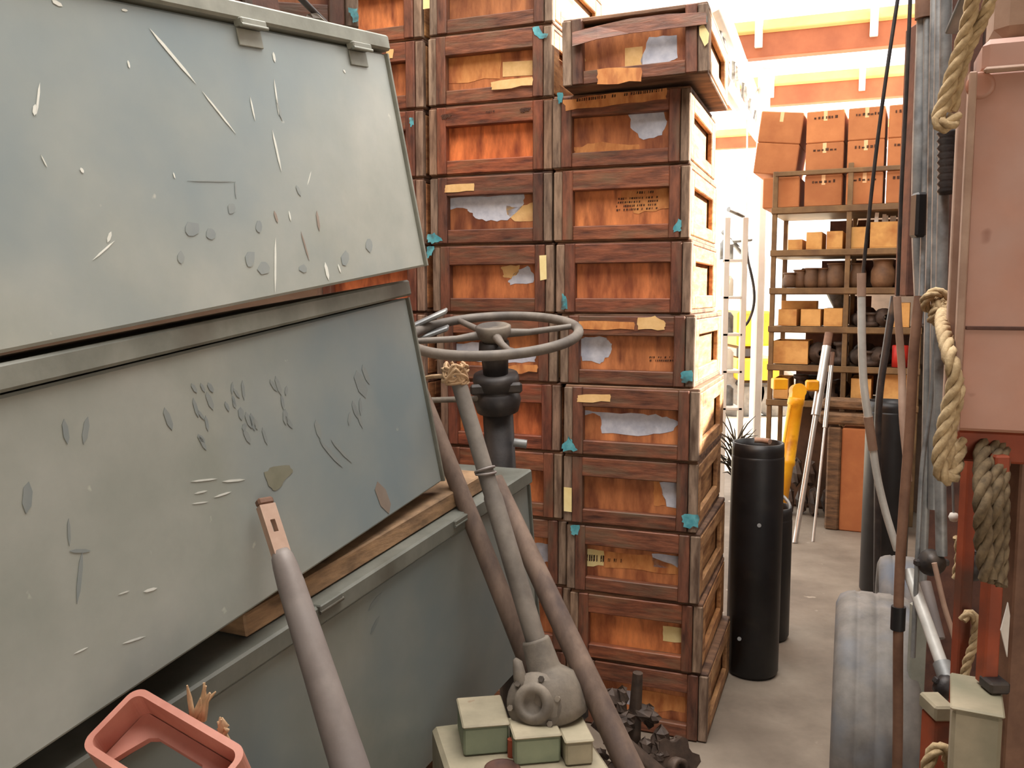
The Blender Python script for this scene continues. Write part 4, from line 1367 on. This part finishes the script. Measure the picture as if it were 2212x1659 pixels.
# funnel on the fourth shelf
x, _ = spx(1797, 650)
c = SM @ Vector((x, 0.44, shelf_z[3] + 0.10))
tag(MB().lathe([(0.015, -0.098), (0.018, 0.0), (0.10, 0.16), (0.106, 0.165), (0.094, 0.16), (0.012, 0.004)], 20, Matrix.Translation(c)).build('funnel', 'conduit'), 'grey metal funnel on the fourth shelf behind the bins', 'funnel')
# scrap pieces: gears and flanges, fourth to sixth shelf
rj = random.Random(31)
spots = [(3, 1845, 1915, 5), (4, 1762, 1822, 5), (4, 1848, 1920, 6), (5, 1722, 1820, 6)]
cnt = 0
for (si, a, b_, n) in spots:
    for k in range(n):
        px = a + (b_ - a) * (k + 0.5) / n
        x, _ = spx(px, 700)
        r = rj.uniform(0.045, 0.075)
        lay = rj.random() < 0.5
        yy = 0.10 + 0.16 * (k % 2)
        c = SM @ Vector((x, yy, shelf_z[si] + 0.003))
        m = Matrix.Translation(c)
        hgt = rj.uniform(0.08, 0.17)
        mb = MB()
        if not lay:
            mb.lathe([(0, 0), (r, 0), (r, hgt * 0.3), (r * 0.6, hgt * 0.35), (r * 0.55, hgt * 0.8), (r * 0.8, hgt * 0.85), (r * 0.8, hgt), (0, hgt)], 12, m)
        else:
            mb.lathe([(0.02, -0.03), (r, -0.03), (r, 0.03), (r * 0.5, 0.035), (r * 0.5, 0.05), (0.02, 0.05), (0.02, -0.03)], 12, m @ Matrix.Translation((0, 0, r)) @ Matrix.Rotation(math.pi / 2, 4, 'X'))
        lab = 'oily %s on the %s shelf, %s from left' % ('flanged hub' if not lay else 'gear wheel', sh_name[si], ordn[k].replace(' from the floor', '').replace('floor level', 'first'))
        if si == 3:
            lab += ' by the grey hose'
        elif si == 4 and a > 1800:
            lab += ', right bay'
        tag(mb.build('flanged_hub' if not lay else 'gear_wheel', 'junk'), lab, 'machine part', 'scrap on the shelves')
# red can on the fifth shelf
x, _ = spx(1945, 745)
c = SM @ Vector((x, 0.05, shelf_z[4] + 0.002))
t = thing('red_can', 'red can at the right end of the fifth shelf', 'can', c)
MB().lathe([(0, 0), (0.05, 0), (0.05, 0.14), (0.045, 0.145), (0.0, 0.145)], 18, Matrix.Translation(c)).build('body', 'red', t)
MB().lathe([(0.018, 0.145), (0.018, 0.17), (0.0, 0.17)], 12, Matrix.Translation(c)).build('cap', 'red', t)
# under the shelves: timber beams, post and cardboard sheet
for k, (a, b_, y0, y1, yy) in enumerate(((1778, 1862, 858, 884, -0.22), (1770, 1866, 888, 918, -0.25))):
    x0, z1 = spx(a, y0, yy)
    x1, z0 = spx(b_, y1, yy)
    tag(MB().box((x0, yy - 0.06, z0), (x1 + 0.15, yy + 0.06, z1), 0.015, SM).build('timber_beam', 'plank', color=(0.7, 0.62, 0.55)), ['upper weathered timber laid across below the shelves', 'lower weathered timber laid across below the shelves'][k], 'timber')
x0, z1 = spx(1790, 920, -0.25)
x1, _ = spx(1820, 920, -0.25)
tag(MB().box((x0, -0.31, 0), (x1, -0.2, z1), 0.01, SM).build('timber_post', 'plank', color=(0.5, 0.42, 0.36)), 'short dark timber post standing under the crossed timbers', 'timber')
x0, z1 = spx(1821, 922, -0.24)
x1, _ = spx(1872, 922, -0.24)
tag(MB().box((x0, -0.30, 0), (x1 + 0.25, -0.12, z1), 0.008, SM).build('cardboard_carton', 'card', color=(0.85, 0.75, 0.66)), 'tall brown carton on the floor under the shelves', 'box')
rk = random.Random(77)
for k, px in enumerate((1706, 1733, 1760, 1787, 1720, 1748)):
    x, _ = spx(px, 1000)
    mb = MB()
    zz = 0.10 if k < 4 else 0.30
    lump(mb, SM @ Vector((x, 0.02 + 0.05 * (k % 2), zz)), (0.04, 0.07, 0.10), rk, 9)
    tag(mb.build('scrap_casting', 'junk'), 'dark scrap casting on the floor under the shelves, %s of six' % ['first', 'second', 'third', 'fourth', 'fifth', 'sixth'][k], 'scrap', 'castings under the shelves')
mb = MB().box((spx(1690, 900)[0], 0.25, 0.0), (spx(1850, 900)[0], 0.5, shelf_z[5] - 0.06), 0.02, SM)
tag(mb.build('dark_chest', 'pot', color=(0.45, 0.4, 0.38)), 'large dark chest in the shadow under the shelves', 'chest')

# ------------------------------------------------------------------ the yard outside
yv = thing('yellow_machine', 'yellow machine standing in the bright yard outside', 'vehicle', Vector((at_z(1625, 11, 0.5), 11, 0)))
def yb(px0, py0, px1, py1, Y, mt, nm, dep=1.2):
    a, b_ = P(px0, py1, Y), P(px1, py0, Y)
    return MB().box((a.x, Y, a.z), (b_.x, Y + dep, b_.z), 0.03).build(nm, mt, yv)
yb(1592, 672, 1668, 748, 11.0, 'yellow', 'hood')
yb(1592, 748, 1640, 775, 11.1, 'glass', 'window')
yb(1592, 775, 1690, 822, 11.0, 'yellow', 'body')
yb(1592, 822, 1690, 836, 11.1, 'dark_steel', 'chassis')
for k, px in enumerate((1600, 1680)):
    c = Vector((at_z(px, 11.2, 0.35), 11.3, 0.30))
    MB().lathe([(0.0, -0.12), (0.30, -0.12), (0.34, -0.08), (0.34, 0.08), (0.30, 0.12), (0.0, 0.12)], 24, frame(c, Vector((1, 0, 0)), Vector((0, 0, 1)), Vector((0, -1, 0)))).build('wheel', 'rubber', yv)
tag(MB().tube(spline([P(1613, 530, 7.4), P(1616, 560, 7.4), P(1628, 620, 7.4), P(1628, 660, 7.4), P(1616, 695, 7.4), P(1598, 712, 7.4)], 5), 0.012, 8).build('hanging_hose', 'dark_steel'), 'dark hose looping down in the bright opening', 'hose')
MB_ = MB().tube([P(1614, 110, 7.4), P(1613, 530, 7.4)], 0.006, 6)
tag(MB_.build('hose_line', 'white_paint'), 'white line holding up the looped hose', 'line')
sk = thing('white_equipment_rack', 'overexposed white equipment rack behind the crate stack in the opening', 'rack', Vector((at_z(1575, 6.4, 0.5), 6.4, 0)))
for px in (1562, 1600):
    x = at_z(px, 6.4, 0.8)
    MB().box((x - 0.02, 6.38, 0), (x + 0.02, 6.42, P(px, 470, 6.4).z), 0.003).build('post', 'white_paint', sk)
for k, py in enumerate((560, 640, 720, 800, 880)):
    a, b_ = P(1560, py, 6.4), P(1602, py, 6.4)
    MB().box((a.x, 6.38, a.z - 0.02), (b_.x, 6.8, a.z), 0.003).build('shelf_board', 'white_paint', sk)
    MB().lathe([(0, 0), (0.05, 0), (0.05, 0.12), (0.03, 0.15), (0, 0.15)], 14, Matrix.Translation(P(1580, py, 6.4) + Vector((0, 0.15, 0.001)))).build('canister', 'white_paint' if k % 2 else 'conduit', sk)
for k, (a, b_) in enumerate((((1562, 500), (1602, 545)), ((1578, 520), (1622, 516)), ((1574, 452), (1606, 466)))):
    tag(MB().tube([P(*a, 6.6), P(*b_, 6.7)], 0.02, 8).build('grey_pipe_length', 'conduit'), ['sloping grey pipe end sticking out over the white rack', 'level grey pipe end sticking out over the white rack', 'uppermost short grey pipe above the white rack'][k], 'pipe')
for nm in (0,):
    a, b_ = P(1640, 310, 7.5), P(1658, 310, 7.5)
    struct(MB().box((a.x, 7.45, 0), (b_.x, 7.6, 3.4), 0.01).build('trim_4', 'white_paint'))

# ------------------------------------------------------------------ right-hand side: cabinet, rods, ropes, wheels
CXm = frame(P(2066, 930, 1.46), EX, EY, EZ)
cz = lambda y: (hit(2070, y, P(2066, 930, 1.46), EY)).z - P(2066, 930, 1.46).z
cab = thing('rusty_cabinet', 'large rust-brown steel cabinet along the right edge', 'cabinet', P(2066, 930, 1.46))
MB().box((0.0, 0, 0.0), (0.62, 0.14, cz(160)), 0.005, CXm).build('body', 'rust_panel', cab)
MB().box((-0.008, -0.006, 0.0), (0.004, 0.02, cz(158)), 0.002, CXm).build('edge_strip', 'rust_edge', cab)
MB().box((-0.012, 0.10, -0.02), (0.004, 0.13, cz(80)), 0.002, CXm).build('edge_strip', 'rust_edge', cab)
MB().box((0.006, -0.003, cz(712)), (0.62, 0.001, cz(704)), 0.001, CXm).build('seam', 'rust_dark', cab)
MB().box((0.012, -0.012, cz(165)), (0.62, 0.0, cz(152)), 0.004, CXm).build('ridge', 'rust_edge', cab)
MB().box((0.012, 0.012, cz(160)), (0.62, 0.14, cz(84)), 0.01, CXm).build('upper_panel', 'rust_panel', cab)
MB().box((0.004, 0.02, cz(1000)), (0.62, 0.14, -0.002), 0.004, CXm).build('base_rail', 'rust_red', cab)
for (x, y) in ((2118, 185), (2112, 205)):
    q = CXm.inverted() @ hit(x, y, P(2066, 930, 1.46), EY)
    MB().lathe([(0.022, 0.0), (0.020, 0.004), (0.014, 0.002), (0.0, 0.002)], 16, frame(CXm @ Vector((q.x, 0, q.z)), EX, EZ, -EY)).build('dent_plug', 'rust_panel', cab)
    break
# canvas-grey box above and diagonal strap
tag(MB().box((0.03, 0.03, cz(82)), (0.6, 0.16, cz(82) + 0.22), 0.02, CXm).build('grey_case', 'rust_edge', color=(0.72, 0.68, 0.62)), 'grey-brown case on top of the rusty cabinet, upper right corner', 'case')
tag(MB().box((-0.012, -0.004, 0), (0.012, 0.004, 0.24), 0.002, along(P(2056, 72, 1.50), P(2100, -30, 1.44))).build('diagonal_bracket', 'conduit'), 'grey diagonal flat bar at the top beside the rusty cabinet', 'bar')

# legs and posts below the cabinet
def vbar(name, mt, label, px0, px1, py0, py1, Y, dep=0.03, cat='post', parent=None):
    a, b_ = P(px0, py1, Y), P(px1, py0, Y)
    xa = a.x
    xb = xa + (px1 - px0) / F * (Y + 0.05)
    o = MB().box((xa, Y, a.z), (xb, Y + dep, b_.z), 0.003).build(name, mt, parent)
    if parent is None:
        tag(o, label, cat)
    return o


zfloor = 0.0
def vpost(name, mt, label, px0, px1, py_top, py_ref, Y, dep=0.03, cat='post', z0=0.0):
    zt_ = P((px0 + px1) / 2, py_top, Y).z
    zr = P(px0, py_ref, Y).z
    xa, xb = at_z(px0, Y, zr), at_z(px1, Y, zr)
    return tag(MB().box((xa, Y, z0), (xb, Y + dep, zt_), 0.003).build(name, mt), label, cat)


vpost('red_oxide_post', 'rust_red', 'narrow red oxide steel post below the cabinet corner', 2086, 2112, 990, 1100, 1.68, 0.03)
blk = P(2150, 1525, 1.36).z
st_ = thing('red_oxide_strut', 'bright red-orange strut with dark foot standing on the cream block', 'post', Vector((at_z(2150, 1.43, blk), 1.43, blk)))
MB().box((at_z(2134, 1.42, 1.0), 1.42, blk + 0.004), (at_z(2166, 1.42, 1.0), 1.45, P(2150, 985, 1.42).z), 0.003).build('bar', 'rust_red', st_)
MB().box((-0.017, -0.02, 0.001), (0.017, 0.02, 0.022), 0.004, Matrix.Translation(Vector((at_z(2151, 1.41, blk), 1.415, blk)))).build('foot', 'dark_steel', st_)
vpost('brown_post', 'rust_rod', 'brown rusty post at the right edge below the cabinet', 2188, 2250, 985, 1300, 1.45, 0.05)
cbk = thing('cream_block', 'cream painted steel block in the lower right corner', 'block', Vector((at_z(2118, 1.34, 0.5), 1.36, 0)))
CE = Vector((math.cos(-0.46), math.sin(-0.46), 0))
CN = Vector((-CE.y, CE.x, 0))
cq0 = Vector((at_z(2057, 1.36, blk), 1.36, 0))
cfm = frame(cq0, CE, CN, EZ)
MB().box((0, 0, 0), (0.072, 0.14, blk - 0.006), 0.006, cfm).build('body', 'cream', cbk)
MB().box((-0.003, -0.003, blk - 0.006), (0.075, 0.143, blk), 0.003, cfm).build('top_plate', 'cream', cbk)
z_ = P(2045, 1515, 1.62).z
xa, xb = at_z(2026, 1.60, 0.8), at_z(2062, 1.60, 0.8)
t = thing('capped_post', 'short rusty post with cream cap left of the cream block', 'post', Vector(((xa + xb) / 2, 1.63, 0)))
MB().box((xa, 1.60, 0), (xb, 1.66, z_ - 0.03), 0.004).build('post', 'rust_red', t)
MB().box((xa - 0.004, 1.596, z_ - 0.03), (xb + 0.004, 1.664, z_), 0.004).build('cap', 'cream', t)
tag(MB().prism([P(2162, 1362, 1.33), P(2178, 1302, 1.33), P(2182, 1330, 1.33), P(2176, 1420, 1.33)], Vector((0.2, 1, 0)).normalized(), 0.004).build('paper_scrap', 'white_paper'), 'torn white paper scrap stuck by the brown post', 'paper')

# rods, conduits and cables: (label, material, points, radius)
def strand(name, mt, label, pts, r, cat, n=10, sm=6):
    return tag(MB().tube(spline([P(*q) for q in pts], sm), r, n).build(name, mt), label, cat, 'rods and cables by the cabinet')


def to_floor(q):
    return q


dp = P(1978, 54, 2.62)
rk_ = thing('beam_and_backing', 'dark rusty beam with added dark backing boards behind the grey conduits, right of the aisle', 'rack', Vector((at_z(2080, 2.72, 0.5), 2.72, 0)))
zt_, zb_ = P(1985, 52, 2.62).z, P(1985, 640, 2.62).z
MB().box((at_z(1969, 2.62, 2.1), 2.60, zb_), (at_z(2006, 2.62, 2.1), 2.68, zt_), 0.004).build('post', 'rust_dark', rk_)
xl = at_z(2002, 2.7, 1.2)
for k in range(5):  # boards added as dark backing to close the bright gap behind the conduits
    x0 = xl + 0.12 * k
    MB().box((x0, 2.69, 0.0), (x0 + 0.114, 2.72, zt_ + 0.1), 0.004).build('board', 'rust_dark', rk_)
strand('cable', 'dark_steel', 'left thin dark cable hanging down to the grey hose', [(1942, -20, 2.2), (1915, 160, 2.2), (1890, 350, 2.2), (1864, 592, 2.2)], 0.0045, 'cable')
strand('cable', 'dark_steel', 'right thin dark cable hanging down to the brown tube', [(1967, -20, 2.15), (1958, 200, 2.15), (1947, 420, 2.15), (1939, 640, 2.15)], 0.0045, 'cable')
gh = thing('grey_hose', 'curved pale grey hose with brown sleeves hanging in the aisle', 'hose', P(1940, 1192, 2.2))
MB().tube(spline([P(1861, 590, 2.2), P(1861, 640, 2.2)], 3), 0.0105, 12).build('sleeve', 'rust_edge', gh)
MB().tube(spline([P(1861, 636, 2.2), P(1862, 740, 2.2), P(1866, 830, 2.2), P(1876, 905, 2.2)], 6), 0.0098, 12).build('tube', 'conduit_white', gh)
MB().tube(spline([P(1875, 900, 2.2), P(1886, 972, 2.2)], 4), 0.0115, 12).build('sleeve', 'rust_edge', gh, color=(0.8, 0.75, 0.7))
MB().tube(spline([P(1886, 970, 2.2), P(1896, 1035, 2.2), P(1914, 1110, 2.2), P(1938, 1188, 2.2)], 6), 0.0095, 12).build('tube', 'conduit_white', gh)
strand('brown_tube', 'rust_edge', 'bent brown tube hanging right of the grey hose', [(1938, 640, 2.15), (1941, 700, 2.15), (1948, 800, 2.15), (1950, 900, 2.12), (1958, 985, 2.1), (1962, 1040, 2.08)], 0.009, 'tube')
rod = thing('rusty_rod', 'tall brown rusty rod with black coupling, right of the tyre', 'rod', Vector((at_z(1941, 2.0, 0), 2.0, 0)))
rp = [P(1986, 640, 2.05), P(1974, 760, 2.04), P(1964, 940, 2.03), P(1952, 1100, 2.02), P(1943, 1250, 2.01), P(1940, 1400, 2.0), P(1938, 1659, 2.0)]
rp.append(Vector((rp[-1].x, 2.0, 0)))
MB().tube(spline(rp, 6), 0.0115, 12).build('shaft', 'rust_rod', rod)
cq = P(1940, 1335, 2.005)
MB().tube([cq + Vector((0, 0, 0.028)), cq - Vector((0, 0, 0.028))], 0.0165, 12).build('coupling', 'black', rod)
strand('dark_stick', 'dark_steel', 'dark stick leaning on the right black cylinder behind the hose', [(1932, 640, 4.16), (1916, 740, 4.16), (1898, 880, 4.16), (1896, 1100, 4.16), (1894, 1322, 4.16)], 0.017, 'stick')
strand('thick_conduit', 'conduit', 'thick grey conduit in front of the dark beam', [(1998, -20, 2.3), (1992, 150, 2.3), (1986, 330, 2.28), (1984, 480, 2.28), (1990, 640, 2.26)], 0.0175, 'conduit', 14)
strand('conduit_sleeve', 'rust_rod', 'brown sleeve at the top of the thick grey conduit', [(1998, -20, 2.29), (1997, 40, 2.29)], 0.023, 'sleeve', 14)
strand('thin_conduit', 'conduit', 'thin conduit clipped right beside the thick one', [(2002, 40, 2.28), (2000, 300, 2.26), (1996, 500, 2.24), (1990, 700, 2.2)], 0.008, 'conduit')
strand('blue_grey_conduit', 'conduit', 'blue-grey conduit, first right of the dark beam', [(2020, -20, 2.2), (2016, 200, 2.18), (2012, 450, 2.16), (2004, 800, 2.12), (1998, 1100, 2.1), (1990, 1300, 2.1)], 0.0105, 'conduit')
strand('blue_grey_conduit', 'conduit', 'blue-grey conduit, second right of the dark beam', [(2032, -20, 2.14), (2028, 220, 2.12), (2024, 480, 2.12), (2020, 760, 2.1), (2016, 1100, 2.08)], 0.012, 'conduit')
strand('slim_rod', 'conduit', 'slim bright rod crossing in front of the conduits', [(2024, 640, 2.02), (2012, 850, 2.02), (1992, 1010, 2.0), (1982, 1200, 1.98), (1972, 1420, 1.96)], 0.0055, 'rod')
strand('flat_conduit', 'conduit', 'grey conduit nearest the cabinet edge', [(2044, -20, 2.0), (2040, 300, 2.0), (2034, 600, 1.98), (2030, 900, 1.96), (2034, 1200, 1.94)], 0.0125, 'conduit')
strand('thin_wire', 'conduit', 'thin wire hanging to a white bead below the rope loop', [(2058, 1040, 1.74), (2060, 1110, 1.74)], 0.0025, 'wire', 6)
bd = MB()
bd.lathe([(0.0, -0.010), (0.007, -0.008), (0.010, 0.0), (0.007, 0.008), (0.0, 0.010)], 12, Matrix.Translation(P(2060, 1117, 1.74)))
tag(bd.build('white_bead', 'white_paper'), 'small white bead at the end of the thin wire', 'bead')
tag(MB().box((-0.014, -0.02, -0.055), (0.014, 0.02, 0.055), 0.006, Matrix.Translation(P(1984, 465, 2.22))).build('junction_box', 'black'), 'black junction box clipped on the thick grey conduit', 'box')
# corrugated dark dampers between conduits and cabinet
for k, y in enumerate((300, 340, 372, 400)):
    pass
dm = MB()
a, b_ = P(2046, 280, 1.965), P(2046, 420, 1.965)
mA = along(b_, a)
la = (a - b_).length
prof = []
for k in range(9):
    prof += [(0.016, la * k / 9), (0.022, la * (k + 0.5) / 9)]
prof = [(0, 0)] + prof + [(0.016, la), (0, la)]
dm.lathe(prof, 16, mA)
tag(dm.build('rubber_bellows', 'dark_steel'), 'dark ribbed bellows between the conduits and the cabinet', 'bellows')

# shafts leaning low on the right, behind the tyre
tag(MB().tube([P(1962, 1232, 2.02), P(2040, 1450, 1.86)], 0.0135, 14).build('steel_shaft', 'conduit_white'), 'pale steel shaft slanting down right of the rusty rod', 'shaft')
tag(MB().tube([P(2034, 1432, 1.87), P(2052, 1482, 1.83)], 0.019, 14).build('shaft_coupling', 'conduit'), 'grey coupling at the lower end of the pale steel shaft', 'coupling')
tag(MB().tube([P(1998, 1258, 2.06), P(2028, 1380, 1.98)], 0.014, 14).build('steel_shaft', 'pipe_grey'), 'short grey shaft behind the pale steel shaft', 'shaft')
tag(MB().tube(spline([P(2018, 1216, 1.90), P(2040, 1310, 1.88), P(2066, 1400, 1.86), P(2072, 1520, 1.84)], 5), 0.006, 8).build('brake_rod', 'rust_edge'), 'thin curved brown rod beside the twisted yellow rope', 'rod')
zz = P(1976, 1300, 2.12).z
tag(MB().box((at_z(1962, 2.12, 0.7), 2.10, 0), (at_z(1996, 2.12, 0.7), 2.12, zz), 0.003).build('green_flat_bar', 'green_lid'), 'dull green flat bar standing behind the rusty rod', 'bar')
rr2 = random.Random(14)
# dark clamps and knots low down
for k, (x, y, Y, r) in enumerate(((2012, 1215, 1.95, 0.03), (2046, 1486, 1.83, 0.028), (1990, 1570, 2.09, 0.035), (2098, 1225, 1.72, 0.028))):
    mb = MB()
    m = Matrix.Translation(P(x, y, Y))
    mb.lathe([(0, -r * 0.7), (r * 0.8, -r * 0.7), (r, -r * 0.3), (r, r * 0.3), (r * 0.6, r * 0.5), (r * 0.6, r * 0.8), (0, r * 0.8)], 14, m @ Matrix.Rotation(0.9 + k, 4, 'X') @ Matrix.Rotation(0.5 * k, 4, 'Y'))
    mb.box((-r * 1.3, -r * 0.25, -r * 0.25), (r * 1.3, r * 0.25, r * 0.25), 0.003, m @ Matrix.Rotation(0.6 * k, 4, 'Y'))
    tag(mb.build('pipe_clamp', 'dark_steel'), ['dark clamp above the short grey shaft', 'dark clamp at the foot of the pale steel shaft', 'dark clamp beside the tyre near the bottom edge', 'dark clamp on the narrow red oxide post'][k], 'clamp')

# tyres
def tyre(label, c, R, wd, mt_col):
    t = thing('truck_tyre', label, 'tyre', Vector((c.x, c.y, 0)), 0, 'tyres on the right')
    m = frame(Vector((c.x, c.y, R)), EY, Vector((0, 0, 1)), EX)
    h = wd / 2
    prof = [(R * 0.6, -h * 0.8), (R * 0.72, -h * 0.98), (R * 0.88, -h), (R * 0.955, -h * 0.9), (R * 0.985, -h * 0.72)]
    for g in (-0.45, 0.0, 0.45):
        prof += [(R * 0.998, h * (g - 0.07)), (R * 0.989, h * (g - 0.04)), (R * 0.989, h * (g + 0.04)), (R * 0.998, h * (g + 0.07))]
    prof += [(R * 0.985, h * 0.72), (R * 0.955, h * 0.9), (R * 0.88, h), (R * 0.72, h * 0.98), (R * 0.6, h * 0.8)]
    MB().lathe(prof, 56, m).build('tread', 'rubber', t, color=mt_col)
    MB().lathe([(0, -h * 0.3), (R * 0.3, -h * 0.3), (R * 0.35, -h * 0.6), (R * 0.58, -h * 0.65), (R * 0.61, -h * 0.8), (R * 0.61, h * 0.8), (R * 0.58, h * 0.65), (0, h * 0.5)], 40, m).build('rim', 'rust_edge', t)


tyre('grey worn tyre standing at the lower right, nearest the camera', Vector((at_z(1812, 2.1, 0.4) + 0.19, 2.36, 0)), 0.345, 0.21, (1.0, 1.0, 1.0))
tyre('second grey tyre partly hidden behind the rusty rod', Vector((at_z(1912, 3.0, 0.4) + 0.16, 3.22, 0)), 0.27, 0.18, (0.95, 0.97, 1.0))

# ropes
def rope(name, label, pts, R, mt='rope', sm=8):
    return tag(rope_mesh(spline([P(*q) for q in pts], sm), R).build(name, mt), label, 'rope', 'hemp ropes')


rope('hemp_rope', 'thick rope hanging from the top edge into a bight beside the cabinet', [(2108, -30, 1.40), (2088, 60, 1.42), (2058, 160, 1.43), (2036, 230, 1.44), (2026, 258, 1.44), (2034, 272, 1.43), (2052, 270, 1.43), (2064, 252, 1.44)], 0.0115)
rope('hemp_rope', 'second rope strand behind the upper bight, slanting from the top edge', [(2150, -30, 1.40), (2128, 30, 1.41), (2090, 110, 1.43), (2066, 190, 1.45), (2058, 240, 1.46)], 0.010)
rope('hemp_rope', 'pale rope hanging in a long loop below the knot', [(2036, 676, 1.86), (2036, 704, 1.56), (2052, 770, 1.44), (2062, 820, 1.43), (2048, 890, 1.43), (2032, 960, 1.43), (2030, 1010, 1.43), (2040, 1032, 1.43), (2056, 1030, 1.44), (2066, 1000, 1.46), (2074, 950, 1.48)], 0.0125)
rope('hemp_rope', 'second turn of the pale rope loop, behind the first', [(2040, 680, 1.86), (2042, 714, 1.58), (2070, 830, 1.46), (2056, 910, 1.455), (2048, 970, 1.45), (2052, 1012, 1.45), (2066, 1006, 1.47)], 0.011)
rk2 = random.Random(6)
kc = P(2026, 664, 1.93)
mb = MB()
for k in range(5):
    pts = []
    ea = Vector((rk2.uniform(-1, 1), rk2.uniform(-1, 1), rk2.uniform(-1, 1))).normalized()
    eb = ea.cross(Vector((rk2.uniform(-1, 1), 1, rk2.uniform(-1, 1)))).normalized()
    of = Vector((rk2.uniform(-0.022, 0.022), -0.01, rk2.uniform(-0.022, 0.022)))
    for j in range(8):
        g = j * 0.85 + k
        pts.append(kc + of + (ea * math.cos(g) + eb * math.sin(g)) * 0.023)
    rm = rope_mesh(spline(pts, 6), 0.011)
    mb.add(rm.v, rm.f, True)
tag(mb.build('rope_knot', 'rope'), 'bulky rope knot tied round the conduits by the cabinet edge', 'knot')
for k, (dx, rr3) in enumerate(((0, 0.017), (26, 0.016), (44, 0.013))):
    rope('hanging_rope', 'dirty dark rope hanging in front of the red struts, %s strand' % ['left', 'middle', 'right'][k],
         [(2124 + dx, 930, 1.50 - 0.01 * k), (2122 + dx, 1060, 1.39 + 0.01 * k), (2124 + dx * 0.95, 1160, 1.39 + 0.01 * k), (2134 + dx * 0.6, 1250 + 8 * k, 1.39)], rr3 * 0.85, 'rope_dark')
rope('twisted_rope', 'short yellowish rope twisted in a loop above the cream block', [(2080, 1340, 1.66), (2092, 1325, 1.66), (2108, 1340, 1.66), (2104, 1390, 1.66), (2090, 1430, 1.66), (2078, 1490, 1.66)], 0.009)
rope('twisted_rope', 'rope end curling round the bottom right foot', [(2000, 1700, 1.5), (2006, 1645, 1.5), (2024, 1616, 1.5), (2044, 1622, 1.5), (2050, 1650, 1.52)], 0.012)
rope('twisted_rope', 'frayed rope hanging right of the white bead', [(2070, 1160, 1.72), (2074, 1200, 1.72), (2066, 1250, 1.72)], 0.010)
